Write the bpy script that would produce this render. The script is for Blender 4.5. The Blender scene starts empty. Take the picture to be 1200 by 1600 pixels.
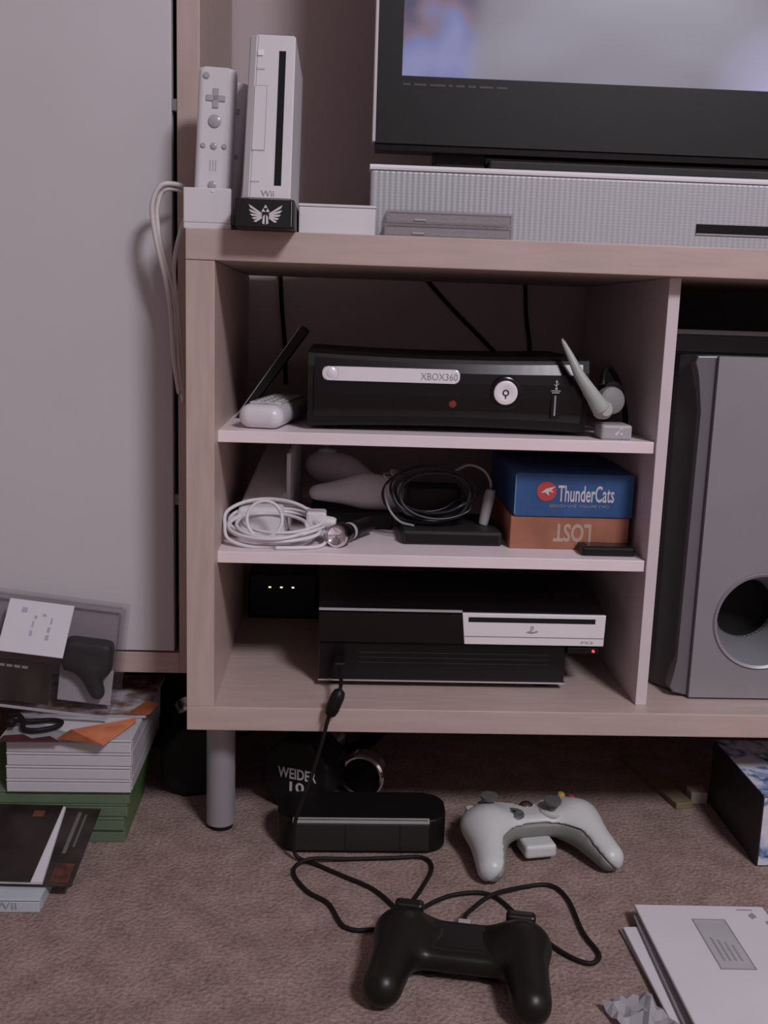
import bpy, bmesh, math, random
import numpy as np
from mathutils import Vector, Matrix, Euler

random.seed(7)
PI = math.pi
SC = bpy.context.scene
COL = SC.collection

# ------------------------------------------------------------------ camera, world, light, exposure
CAM_POS = Vector((0.155, -1.0647, 0.5901))
YAW, PITCH, ROLL, FPX = 0.0477, 0.1863, 0.0330, 1617.0
fw = Vector((math.sin(YAW)*math.cos(PITCH), math.cos(YAW)*math.cos(PITCH), -math.sin(PITCH)))
r0 = Vector((math.cos(YAW), -math.sin(YAW), 0)); u0 = r0.cross(fw)
rr = r0*math.cos(ROLL) + u0*math.sin(ROLL); uu = -r0*math.sin(ROLL) + u0*math.cos(ROLL)
cam = bpy.data.cameras.new('camera'); cam_ob = bpy.data.objects.new('camera', cam); COL.objects.link(cam_ob)
cam.sensor_fit = 'HORIZONTAL'; cam.sensor_width = 36.0; cam.lens = FPX/1200*36.0
cam.clip_start = 0.02
m = Matrix.Identity(4)
for i in range(3):
    m[i][0], m[i][1], m[i][2], m[i][3] = rr[i], uu[i], -fw[i], CAM_POS[i]
cam_ob.matrix_world = m
SC.camera = cam_ob

world = bpy.data.worlds.new('world'); SC.world = world; world.use_nodes = True
world.node_tree.nodes['Background'].inputs[0].default_value = (0.5, 0.48, 0.5, 1)
world.node_tree.nodes['Background'].inputs[1].default_value = 0.05

lamp = bpy.data.lights.new('ceiling_light', 'AREA'); lamp.shape = 'DISK'; lamp.size = 0.55
lamp.energy = 53; lamp.color = (0.95, 0.925, 1.0)
lamp_ob = bpy.data.objects.new('ceiling_light', lamp); COL.objects.link(lamp_ob)
lamp_ob.location = (1.20, -2.08, 2.26)
lamp_ob.rotation_euler = (math.radians(18), 0, math.radians(15))

SC.view_settings.view_transform = 'Standard'
SC.view_settings.look = 'None'
SC.view_settings.exposure = 0.0
SC.view_settings.gamma = 1.0
SC.view_settings.use_curve_mapping = False

# ------------------------------------------------------------------ materials
def lin(c):
    c = c/255.0
    return c/12.92 if c <= 0.04045 else ((c+0.055)/1.055)**2.4

def rgb(*c): return tuple(lin(v) for v in c) + (1.0,)

MATS = {}
def mat(name, col, rough=0.5, metal=0.0, var=0.06, scale=30.0, bump=0.0, bscale=200.0, stretch=(1,1,1), coat=0.0, spec=0.5):
    if name in MATS: return MATS[name]
    mt = bpy.data.materials.new(name); mt.use_nodes = True
    nt = mt.node_tree; N = nt.nodes; Lk = nt.links
    b = N['Principled BSDF']
    b.inputs['Roughness'].default_value = rough; b.inputs['Metallic'].default_value = metal
    b.inputs['Coat Weight'].default_value = coat; b.inputs['Coat Roughness'].default_value = 0.05
    b.inputs['Specular IOR Level'].default_value = spec
    tc = N.new('ShaderNodeTexCoord'); mp = N.new('ShaderNodeMapping'); mp.inputs['Scale'].default_value = stretch
    Lk.new(tc.outputs['Object'], mp.inputs['Vector'])
    no = N.new('ShaderNodeTexNoise'); no.inputs['Scale'].default_value = scale; no.inputs['Detail'].default_value = 3
    Lk.new(mp.outputs[0], no.inputs['Vector'])
    rp = N.new('ShaderNodeValToRGB')
    a = tuple(max(0, v*(1-var)) for v in col[:3])+(1,); c = tuple(min(1, v*(1+var)) for v in col[:3])+(1,)
    rp.color_ramp.elements[0].color = a; rp.color_ramp.elements[1].color = c
    rp.color_ramp.elements[0].position = 0.3; rp.color_ramp.elements[1].position = 0.7
    Lk.new(no.outputs['Fac'], rp.inputs[0]); Lk.new(rp.outputs[0], b.inputs['Base Color'])
    if bump > 0:
        n2 = N.new('ShaderNodeTexNoise'); n2.inputs['Scale'].default_value = bscale; n2.inputs['Detail'].default_value = 2
        Lk.new(mp.outputs[0], n2.inputs['Vector'])
        bp = N.new('ShaderNodeBump'); bp.inputs['Strength'].default_value = bump; bp.inputs['Distance'].default_value = 0.002
        Lk.new(n2.outputs['Fac'], bp.inputs['Height']); Lk.new(bp.outputs[0], b.inputs['Normal'])
    MATS[name] = mt
    return mt

def emit(name, col, strength):
    mt = bpy.data.materials.new(name); mt.use_nodes = True
    b = mt.node_tree.nodes['Principled BSDF']
    b.inputs['Base Color'].default_value = (0.02, 0.02, 0.02, 1)
    b.inputs['Emission Color'].default_value = col; b.inputs['Emission Strength'].default_value = strength
    MATS[name] = mt
    return mt

birch = mat('birch_veneer', (0.52, 0.405, 0.365, 1), 0.45, var=0.07, scale=14, stretch=(1, 8, 8))
birch_v = mat('birch_veneer_upright', (0.52, 0.405, 0.365, 1), 0.45, var=0.07, scale=14, stretch=(8, 8, 1))
shelf_m = mat('pale_melamine', (0.86, 0.745, 0.77, 1), 0.45, var=0.03, scale=20)
door_m = mat('white_door', (0.60, 0.585, 0.60, 1), 0.5, var=0.02, scale=6)
wall_m = mat('painted_wall', (0.54, 0.46, 0.47, 1), 0.9, var=0.04, scale=3, bump=0.15, bscale=300)
ceil_m = mat('ceiling_paint', (0.7, 0.68, 0.68, 1), 0.9, var=0.02)
white_p = mat('white_plastic', (0.72, 0.70, 0.73, 1), 0.32, var=0.02, scale=10)
offwhite_p = mat('grey_white_plastic', (0.62, 0.62, 0.62, 1), 0.4, var=0.02, scale=10)
grey_p = mat('grey_plastic', (0.22, 0.22, 0.21, 1), 0.5, var=0.05)
lgrey_p = mat('light_grey_plastic', (0.40, 0.39, 0.40, 1), 0.4, var=0.04)
dgrey_p = mat('dark_grey_plastic', (0.022, 0.022, 0.022, 1), 0.5, var=0.1, spec=0.3)
black_p = mat('black_plastic', (0.007, 0.006, 0.006, 1), 0.45, var=0.1, spec=0.28)
black_g = mat('gloss_black', (0.005, 0.004, 0.005, 1), 0.2, var=0.1, spec=0.4)
black_r = mat('black_rubber', (0.009, 0.008, 0.008, 1), 0.6, var=0.1, spec=0.25)
chrome = mat('chrome', (0.86, 0.84, 0.87, 1), 0.16, 1.0, var=0.01)
bright_s = mat('reflection_silver', (0.95, 0.93, 0.96, 1), 0.22, 0.25, var=0.01)  # chrome's bright reflection put into a pale, mostly diffuse colour
alu = mat('brushed_metal', (0.34, 0.33, 0.35, 1), 0.45, 0.3, var=0.05, stretch=(1, 1, 0.1))
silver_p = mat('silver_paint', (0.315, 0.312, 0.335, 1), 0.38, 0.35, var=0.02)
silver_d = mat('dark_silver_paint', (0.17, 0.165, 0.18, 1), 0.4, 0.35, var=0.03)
paper = mat('white_paper', (0.66, 0.64, 0.68, 1), 0.8, var=0.03, scale=12)
paper_g = mat('grey_paper', (0.42, 0.41, 0.43, 1), 0.8, var=0.04)
orange_m = mat('orange_print', (0.62, 0.20, 0.09, 1), 0.6, var=0.25, scale=40)
red_m = mat('red_print', (0.48, 0.06, 0.06, 1), 0.6, var=0.1)
green_p = mat('green_case', (0.12, 0.175, 0.105, 1), 0.3, var=0.12, scale=25)
green_d = mat('green_case_lip', (0.16, 0.235, 0.14, 1), 0.3, var=0.1)
blue_m = mat('blue_card', (0.028, 0.095, 0.26, 1), 0.5, var=0.15, scale=18)
brown_m = mat('rust_card', (0.36, 0.14, 0.085, 1), 0.55, var=0.22, scale=22)
cover_m = mat('dark_cover_print', (0.028, 0.020, 0.016, 1), 0.3, var=0.7, scale=30)
ltext_m = mat('pale_print', (0.62, 0.58, 0.60, 1), 0.6, var=0.05)
gtext_m = mat('grey_print', (0.30, 0.29, 0.31, 1), 0.6, var=0.05)
dtext_m = mat('dark_print', (0.05, 0.045, 0.055, 1), 0.6, var=0.05)
tan_m = mat('tan_wood', (0.20, 0.15, 0.09, 1), 0.6, var=0.2, scale=30)
cream_m = mat('cream_block', (0.40, 0.38, 0.32, 1), 0.6, var=0.05)
cable_w = mat('white_cable', (0.72, 0.69, 0.71, 1), 0.45, var=0.03)
cable_g = mat('grey_cable', (0.66, 0.61, 0.60, 1), 0.5, var=0.05)
hole_m = mat('dark_hole', (0.004, 0.004, 0.004, 1), 0.9, var=0.0)
led_g = emit('green_led', (0.65, 1.0, 0.50, 1), 1.3)
led_r = emit('red_led', (1.0, 0.06, 0.08, 1), 1.8)

def carpet_material():
    mt = bpy.data.materials.new('carpet'); mt.use_nodes = True
    nt = mt.node_tree; N = nt.nodes; Lk = nt.links; b = N['Principled BSDF']
    b.inputs['Roughness'].default_value = 0.95; b.inputs['Specular IOR Level'].default_value = 0.1
    tc = N.new('ShaderNodeTexCoord')
    n1 = N.new('ShaderNodeTexNoise'); n1.inputs['Scale'].default_value = 230; n1.inputs['Detail'].default_value = 3
    n2 = N.new('ShaderNodeTexNoise'); n2.inputs['Scale'].default_value = 28; n2.inputs['Detail'].default_value = 4
    mx = N.new('ShaderNodeMix'); mx.data_type = 'FLOAT'; mx.inputs[0].default_value = 0.45
    rp = N.new('ShaderNodeValToRGB')
    rp.color_ramp.elements[0].position = 0.32; rp.color_ramp.elements[0].color = (0.19, 0.13, 0.115, 1)
    rp.color_ramp.elements[1].position = 0.68; rp.color_ramp.elements[1].color = (0.42, 0.31, 0.275, 1)
    for n in (n1, n2): Lk.new(tc.outputs['Object'], n.inputs['Vector'])
    Lk.new(n1.outputs['Fac'], mx.inputs[2]); Lk.new(n2.outputs['Fac'], mx.inputs[3])
    Lk.new(mx.outputs[0], rp.inputs[0]); Lk.new(rp.outputs[0], b.inputs['Base Color'])
    bp = N.new('ShaderNodeBump'); bp.inputs['Strength'].default_value = 0.7; bp.inputs['Distance'].default_value = 0.004
    Lk.new(n1.outputs['Fac'], bp.inputs['Height']); Lk.new(bp.outputs[0], b.inputs['Normal'])
    return mt
carpet = carpet_material()

def grille_material():
    mt = bpy.data.materials.new('silver_grille'); mt.use_nodes = True
    nt = mt.node_tree; N = nt.nodes; Lk = nt.links; b = N['Principled BSDF']
    b.inputs['Roughness'].default_value = 0.45; b.inputs['Metallic'].default_value = 0.25
    tc = N.new('ShaderNodeTexCoord')
    w1 = N.new('ShaderNodeTexWave'); w1.bands_direction = 'X'; w1.inputs['Scale'].default_value = 48
    w2 = N.new('ShaderNodeTexWave'); w2.bands_direction = 'Z'; w2.inputs['Scale'].default_value = 90
    for w in (w1, w2): Lk.new(tc.outputs['Object'], w.inputs['Vector'])
    mx = N.new('ShaderNodeMix'); mx.data_type = 'FLOAT'; mx.inputs[0].default_value = 0.12
    Lk.new(w1.outputs['Fac'], mx.inputs[2]); Lk.new(w2.outputs['Fac'], mx.inputs[3])
    rp = N.new('ShaderNodeValToRGB')
    rp.color_ramp.elements[0].color = (0.395, 0.395, 0.42, 1); rp.color_ramp.elements[1].color = (0.47, 0.47, 0.495, 1)
    Lk.new(mx.outputs[0], rp.inputs[0]); Lk.new(rp.outputs[0], b.inputs['Base Color'])
    bp = N.new('ShaderNodeBump'); bp.inputs['Strength'].default_value = 0.3; bp.inputs['Distance'].default_value = 0.001
    Lk.new(mx.outputs[0], bp.inputs['Height']); Lk.new(bp.outputs[0], b.inputs['Normal'])
    return mt
grille_m = grille_material()

def camo_material():
    mt = bpy.data.materials.new('blue_white_print'); mt.use_nodes = True
    nt = mt.node_tree; N = nt.nodes; Lk = nt.links; b = N['Principled BSDF']
    b.inputs['Roughness'].default_value = 0.45
    tc = N.new('ShaderNodeTexCoord')
    n1 = N.new('ShaderNodeTexNoise'); n1.inputs['Scale'].default_value = 34; n1.inputs['Detail'].default_value = 5; n1.inputs['Distortion'].default_value = 1.2
    rp = N.new('ShaderNodeValToRGB'); rp.color_ramp.elements[0].position = 0.36; rp.color_ramp.elements[0].color = (0.05, 0.07, 0.16, 1)
    rp.color_ramp.elements[1].position = 0.62; rp.color_ramp.elements[1].color = (0.68, 0.68, 0.74, 1)
    e = rp.color_ramp.elements.new(0.46); e.color = (0.25, 0.34, 0.55, 1)
    e = rp.color_ramp.elements.new(0.53); e.color = (0.58, 0.60, 0.70, 1)
    Lk.new(tc.outputs['Object'], n1.inputs['Vector']); Lk.new(n1.outputs['Fac'], rp.inputs[0]); Lk.new(rp.outputs[0], b.inputs['Base Color'])
    return mt
camo = camo_material()

def magazine_material():
    mt = bpy.data.materials.new('magazine_print'); mt.use_nodes = True
    nt = mt.node_tree; N = nt.nodes; Lk = nt.links; b = N['Principled BSDF']
    b.inputs['Roughness'].default_value = 0.35
    tc = N.new('ShaderNodeTexCoord')
    n1 = N.new('ShaderNodeTexNoise'); n1.inputs['Scale'].default_value = 45; n1.inputs['Detail'].default_value = 3
    rp = N.new('ShaderNodeValToRGB'); rp.color_ramp.elements[0].position = 0.34; rp.color_ramp.elements[0].color = (0.05, 0.035, 0.04, 1)
    rp.color_ramp.elements[1].position = 0.66; rp.color_ramp.elements[1].color = (0.60, 0.56, 0.58, 1)
    e = rp.color_ramp.elements.new(0.45); e.color = (0.26, 0.13, 0.10, 1)
    e = rp.color_ramp.elements.new(0.55); e.color = (0.34, 0.30, 0.32, 1)
    Lk.new(tc.outputs['Object'], n1.inputs['Vector']); Lk.new(n1.outputs['Fac'], rp.inputs[0]); Lk.new(rp.outputs[0], b.inputs['Base Color'])
    return mt
mag_m = magazine_material()

def screen_material():
    # the picture showing on the lit TV screen; object coordinates: x along the screen, z up from its lower left corner
    mt = bpy.data.materials.new('tv_picture'); mt.use_nodes = True
    nt = mt.node_tree; N = nt.nodes; Lk = nt.links; b = N['Principled BSDF']
    b.inputs['Base Color'].default_value = (0.01, 0.01, 0.01, 1); b.inputs['Roughness'].default_value = 0.3
    tc = N.new('ShaderNodeTexCoord')
    no = N.new('ShaderNodeTexNoise'); no.inputs['Scale'].default_value = 5; no.inputs['Detail'].default_value = 1.5; no.inputs['Distortion'].default_value = 0.3
    mp = N.new('ShaderNodeMapping'); mp.inputs['Scale'].default_value = (0.8, 1, 1.5); mp.inputs['Rotation'].default_value = (0, -0.6, 0)
    Lk.new(tc.outputs['Object'], mp.inputs['Vector']); Lk.new(mp.outputs[0], no.inputs['Vector'])
    g = N.new('ShaderNodeValToRGB')
    g.color_ramp.elements[0].position = 0.30; g.color_ramp.elements[0].color = rgb(118, 114, 124)
    g.color_ramp.elements[1].position = 0.72; g.color_ramp.elements[1].color = rgb(154, 150, 166)
    Lk.new(no.outputs['Fac'], g.inputs[0])
    n2 = N.new('ShaderNodeTexNoise'); n2.inputs['Scale'].default_value = 15; n2.inputs['Detail'].default_value = 1.5
    Lk.new(tc.outputs['Object'], n2.inputs['Vector'])
    f = N.new('ShaderNodeValToRGB')
    f.color_ramp.elements[0].position = 0.32; f.color_ramp.elements[0].color = rgb(80, 76, 102)
    f.color_ramp.elements[1].position = 0.66; f.color_ramp.elements[1].color = rgb(138, 138, 182)
    e = f.color_ramp.elements.new(0.45); e.color = rgb(128, 108, 128)
    e = f.color_ramp.elements.new(0.54); e.color = rgb(118, 122, 172)
    Lk.new(n2.outputs['Fac'], f.inputs[0])
    sp = N.new('ShaderNodeSeparateXYZ'); Lk.new(tc.outputs['Object'], sp.inputs[0])
    mr = N.new('ShaderNodeMapRange'); mr.interpolation_type = 'SMOOTHSTEP'
    mr.inputs['From Min'].default_value = 0.06; mr.inputs['From Max'].default_value = 0.10
    ad = N.new('ShaderNodeMath'); ad.operation = 'MULTIPLY_ADD'; ad.inputs[1].default_value = 0.06; 
    Lk.new(no.outputs['Fac'], ad.inputs[0]); Lk.new(sp.outputs['X'], ad.inputs[2])
    sb = N.new('ShaderNodeMath'); sb.operation = 'SUBTRACT'; sb.inputs[1].default_value = 0.03; Lk.new(ad.outputs[0], sb.inputs[0])
    Lk.new(sb.outputs[0], mr.inputs['Value'])
    mx = N.new('ShaderNodeMix'); mx.data_type = 'RGBA'
    Lk.new(mr.outputs[0], mx.inputs[0]); Lk.new(f.outputs[0], mx.inputs[6]); Lk.new(g.outputs[0], mx.inputs[7])
    # pale lavender patch low on the right of the picture
    di = N.new('ShaderNodeVectorMath'); di.operation = 'DISTANCE'; di.inputs[1].default_value = (0.45, 0, -0.02)
    Lk.new(tc.outputs['Object'], di.inputs[0])
    m2 = N.new('ShaderNodeMapRange'); m2.inputs['From Min'].default_value = 0.11; m2.inputs['From Max'].default_value = 0.03
    Lk.new(di.outputs['Value'], m2.inputs['Value'])
    mz = N.new('ShaderNodeMix'); mz.data_type = 'RGBA'; mz.inputs[7].default_value = rgb(182, 174, 212)
    Lk.new(m2.outputs[0], mz.inputs[0]); Lk.new(mx.outputs[2], mz.inputs[6])
    Lk.new(mz.outputs[2], b.inputs['Emission Color']); b.inputs['Emission Strength'].default_value = 0.85
    return mt
screen_m = screen_material()

def clear_material(name, tint, fac=0.18, rough=0.08, haze=0.6):
    mt = bpy.data.materials.new(name); mt.use_nodes = True
    nt = mt.node_tree; N = nt.nodes; Lk = nt.links
    N.remove(N['Principled BSDF'])
    tr = N.new('ShaderNodeBsdfTransparent'); tr.inputs[0].default_value = tint
    gl = N.new('ShaderNodeBsdfPrincipled'); gl.inputs['Base Color'].default_value = (haze, haze*0.97, haze, 1); gl.inputs['Roughness'].default_value = rough
    no = N.new('ShaderNodeTexNoise'); no.inputs['Scale'].default_value = 25
    mr = N.new('ShaderNodeMapRange'); mr.inputs['To Min'].default_value = fac*0.6; mr.inputs['To Max'].default_value = fac*1.4
    Lk.new(no.outputs['Fac'], mr.inputs['Value'])
    mx = N.new('ShaderNodeMixShader'); Lk.new(mr.outputs[0], mx.inputs[0])
    Lk.new(tr.outputs[0], mx.inputs[1]); Lk.new(gl.outputs[0], mx.inputs[2])
    Lk.new(mx.outputs[0], N['Material Output'].inputs[0])
    return mt
clear_m = clear_material('clear_blister', (0.965, 0.95, 0.96, 1), 0.07, haze=0.2)
smoke_m = clear_material('smoky_case', (0.75, 0.70, 0.72, 1), 0.38)

# ------------------------------------------------------------------ object helpers
O = Vector((0, 0, 0))          # origin subtracted from coordinates of the thing being built

def thing(name, label, cat, loc, rot=None, group=None):
    """Empty at a thing's base. Without rot its parts are given in room coordinates, with rot in its own."""
    global O
    e = bpy.data.objects.new(name, None); COL.objects.link(e); e.empty_display_size = 0.02
    e.location = loc
    if rot is not None: e.rotation_euler = rot; O = Vector((0, 0, 0))
    else: O = Vector(loc)
    e['label'] = label; e['category'] = cat
    if group: e['group'] = group
    return e

def link(name, me, m, parent=None, smooth=False, label=None, off=None):
    if smooth:
        me.polygons.foreach_set('use_smooth', [True]*len(me.polygons))
    o = bpy.data.objects.new(name, me); COL.objects.link(o)
    me.materials.clear(); me.materials.append(m)
    d = O if off is None else off
    if parent is not None: o.parent = parent
    me.transform(Matrix.Translation(-d)); me.update()
    if label: o['label'] = label
    return o

def solo(o, loc, label, cat, group=None):
    """a thing that is one mesh, origin at its base"""
    o.data.transform(Matrix.Translation(-Vector(loc))); o.location = loc
    o['label'] = label; o['category'] = cat
    if group: o['group'] = group
    return o

def free():
    global O
    O = Vector((0, 0, 0))

def struct(o):
    o['kind'] = 'structure'; return o

def bm_done(bm, name):
    bmesh.ops.recalc_face_normals(bm, faces=bm.faces)
    me = bpy.data.meshes.new(name); bm.to_mesh(me); bm.free(); return me

def add_box(bm, x0, x1, y0, y1, z0, z1, bev=0.0, seg=2, rot=None):
    vs = [bm.verts.new((x, y, z)) for x in (x0, x1) for y in (y0, y1) for z in (z0, z1)]
    fs = [(0, 1, 3, 2), (4, 6, 7, 5), (0, 4, 5, 1), (2, 3, 7, 6), (0, 2, 6, 4), (1, 5, 7, 3)]
    faces = [bm.faces.new([vs[i] for i in f]) for f in fs]
    if rot is not None:
        c = Vector(((x0+x1)/2, (y0+y1)/2, (z0+z1)/2))
        bmesh.ops.rotate(bm, verts=vs, cent=c, matrix=rot)
    if bev > 0:
        es = list({e for f in faces for e in f.edges})
        bmesh.ops.bevel(bm, geom=es, offset=bev, segments=seg, affect='EDGES', profile=0.5)

def box(name, b, m, parent=None, bev=0.0015, seg=2, rot=None, label=None):
    bm = bmesh.new(); add_box(bm, *b, bev=bev, seg=seg, rot=rot)
    return link(name, bm_done(bm, name), m, parent, label=label)

def hexa(name, pts, m, parent=None, bev=0.0, seg=2):
    """pts: bottom 4 then top 4, both in the same turn"""
    bm = bmesh.new(); v = [bm.verts.new(p) for p in pts]
    for f in ((3, 2, 1, 0), (4, 5, 6, 7), (0, 1, 5, 4), (1, 2, 6, 5), (2, 3, 7, 6), (3, 0, 4, 7)): bm.faces.new([v[i] for i in f])
    if bev > 0: bmesh.ops.bevel(bm, geom=list(bm.edges), offset=bev, segments=seg, affect='EDGES', profile=0.5)
    return link(name, bm_done(bm, name), m, parent)

def prism(name, poly, axis, a, b, m, parent=None, bev=0.0, seg=2, smooth=False):
    """poly of 2D points; axis 'x': (y,z), 'y': (x,z), 'z': (x,y)"""
    def P(p, t):
        return {'x': (t, p[0], p[1]), 'y': (p[0], t, p[1]), 'z': (p[0], p[1], t)}[axis]
    bm = bmesh.new(); n = len(poly)
    lo = [bm.verts.new(P(p, a)) for p in poly]; hi = [bm.verts.new(P(p, b)) for p in poly]
    bm.faces.new(lo); bm.faces.new(hi)
    for i in range(n): bm.faces.new((lo[i], lo[(i+1) % n], hi[(i+1) % n], hi[i]))
    if bev > 0:
        es = [e for e in bm.edges if (e.verts[0] in lo) == (e.verts[1] in lo)]
        bmesh.ops.bevel(bm, geom=es, offset=bev, segments=seg, affect='EDGES', profile=0.5)
    return link(name, bm_done(bm, name), m, parent, smooth=smooth)

def rrect(x0, x1, y0, y1, r, n=6):
    out = []
    for cx, cy, a0 in ((x1-r, y1-r, 0), (x0+r, y1-r, 90), (x0+r, y0+r, 180), (x1-r, y0+r, 270)):
        for k in range(n+1):
            a = math.radians(a0+90*k/n); out.append((cx+r*math.cos(a), cy+r*math.sin(a)))
    return out

def circle(cx, cy, r, n=24): return [(cx+r*math.cos(2*PI*k/n), cy+r*math.sin(2*PI*k/n)) for k in range(n)]

def frame_from(d):
    d = Vector(d).normalized(); h = Vector((0, 0, 1)) if abs(d.z) < 0.9 else Vector((1, 0, 0))
    a = d.cross(h).normalized(); return a, a.cross(d).normalized(), d

def lathe(name, prof, origin, direction, m, parent=None, n=28, smooth=True):
    """prof: (radius, distance along direction)"""
    a, b, d = frame_from(direction); o = Vector(origin); bm = bmesh.new(); rings = []
    for r, t in prof:
        if r < 1e-6: rings.append([bm.verts.new(o+d*t)])
        else: rings.append([bm.verts.new(o+d*t+(a*math.cos(2*PI*k/n)+b*math.sin(2*PI*k/n))*r) for k in range(n)])
    for p, q in zip(rings[:-1], rings[1:]):
        for k in range(n):
            if len(p) == 1 and len(q) == 1: continue
            if len(p) == 1: bm.faces.new((p[0], q[k], q[(k+1) % n]))
            elif len(q) == 1: bm.faces.new((p[k], q[0], p[(k+1) % n]))
            else: bm.faces.new((p[k], q[k], q[(k+1) % n], p[(k+1) % n]))
    me = bm_done(bm, name)
    o2 = link(name, me, m, parent, smooth=False)
    if smooth:
        bm = bmesh.new(); bm.from_mesh(me)
        for f in bm.faces: f.smooth = True
        for e in bm.edges:
            if len(e.link_faces) == 2 and e.calc_face_angle(0) > math.radians(40): e.smooth = False
        bm.to_mesh(me); bm.free()
    return o2

def catmull(pts, sub=8, closed=False):
    P = [Vector(p) for p in pts]; n = len(P); out = []
    rng = range(n) if closed else range(n-1)
    for i in rng:
        p1, p2 = P[i], P[(i+1) % n]
        p0 = P[(i-1) % n] if closed or i > 0 else p1*2-p2
        p3 = P[(i+2) % n] if closed or i+2 < n else p2*2-p1
        for k in range(sub):
            t = k/sub
            out.append(0.5*((2*p1)+(p2-p0)*t+(2*p0-5*p1+4*p2-p3)*t*t+(3*p1-p0-3*p2+p3)*t**3))
    if not closed: out.append(P[-1])
    return out

def tube_mesh(bm, pts, r, n=8):
    rad = r if callable(r) else (lambda t: r)
    L = len(pts); prev = None; rings = []
    for i, p in enumerate(pts):
        d = (pts[min(i+1, L-1)]-pts[max(i-1, 0)])
        if d.length < 1e-9: d = Vector((0, 0, 1))
        d.normalize()
        if prev is None: a, b, _ = frame_from(d)
        else:
            a = (prev-d*prev.dot(d)).normalized(); b = d.cross(a)
        prev = a; R = rad(i/(L-1))
        rings.append([bm.verts.new(p+(a*math.cos(2*PI*k/n)+b*math.sin(2*PI*k/n))*R) for k in range(n)])
    for p, q in zip(rings[:-1], rings[1:]):
        for k in range(n): bm.faces.new((p[k], p[(k+1) % n], q[(k+1) % n], q[k]))
    bm.faces.new(rings[0]); bm.faces.new(rings[-1])

def tube(name, pts, r, m, parent=None, sub=8, n=8, raw=False, label=None):
    bm = bmesh.new(); tube_mesh(bm, [Vector(p) for p in pts] if raw else catmull(pts, sub), r, n)
    return link(name, bm_done(bm, name), m, parent, smooth=True, label=label)

def text(name, s, width, height, mtx, m, parent=None, ext=0.0002, shear=0.0, label=None, bold=0.0):
    """flat lettering fitted to width x height, centred, lying in the local xy plane of mtx"""
    c = bpy.data.curves.new(name, 'FONT'); c.body = s; c.align_x = 'CENTER'; c.align_y = 'CENTER'; c.extrude = 0.1; c.shear = shear; c.resolution_u = 3; c.offset = bold
    o = bpy.data.objects.new(name, c); COL.objects.link(o)
    dg = bpy.context.evaluated_depsgraph_get(); dg.update()
    me = bpy.data.meshes.new_from_object(o.evaluated_get(dg))
    bpy.data.objects.remove(o); bpy.data.curves.remove(c)
    co = np.empty(len(me.vertices)*3); me.vertices.foreach_get('co', co); co = co.reshape(-1, 3)
    lo, hi = co.min(0), co.max(0)
    co = (co-(lo+hi)/2)/np.maximum(hi-lo, 1e-9)*np.array([width, height, ext*2])
    me.vertices.foreach_set('co', co.ravel()); me.transform(mtx); me.update()
    return link(name, me, m, parent, label=label)

def facing(x, y, z, up=(0, 0, 1), right=(1, 0, 0)):
    """matrix for flat marks: x right, y up, standing off toward the viewer side"""
    R = Vector(right).normalized(); U = Vector(up).normalized(); Nn = R.cross(U).normalized()
    mm = Matrix.Identity(4)
    for i in range(3): mm[i][0], mm[i][1], mm[i][2], mm[i][3] = R[i], U[i], Nn[i], (x, y, z)[i]
    return mm

def flat(name, polys, mtx, m, parent=None, th=0.0003, label=None):
    bm = bmesh.new()
    for poly in polys:
        lo = [bm.verts.new((p[0], p[1], -th)) for p in poly]; hi = [bm.verts.new((p[0], p[1], th)) for p in poly]
        bm.faces.new(lo); bm.faces.new(hi); n = len(poly)
        for i in range(n): bm.faces.new((lo[i], lo[(i+1) % n], hi[(i+1) % n], hi[i]))
    me = bm_done(bm, name); me.transform(mtx)
    return link(name, me, m, parent, label=label)

# ---- rounded organic shapes: signed distance functions turned into meshes (surface nets)
def sd_ell(P, c, r):
    q = (P-np.array(c))/np.array(r); k = np.linalg.norm(q, axis=-1)
    return (k-1)*min(r)
def sd_cone(P, a, b, ra, rb, sq=1.0):
    a = np.array(a, float); b = np.array(b, float); s = np.array([1, 1, 1/sq])
    A, B, Q = a*s, b*s, P*s
    d = B-A; t = np.clip(((Q-A)@d)/(d@d), 0, 1)
    return np.linalg.norm(Q-A-t[..., None]*d, axis=-1)-(ra+(rb-ra)*t)
def sd_box(P, c, h, r):
    q = np.abs(P-np.array(c))-np.array(h)+r
    return np.linalg.norm(np.maximum(q, 0), axis=-1)+np.minimum(q.max(-1), 0)-r
def smin(a, b, k):
    h = np.clip(0.5+0.5*(b-a)/k, 0, 1); return b*(1-h)+a*h-k*h*(1-h)

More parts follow.
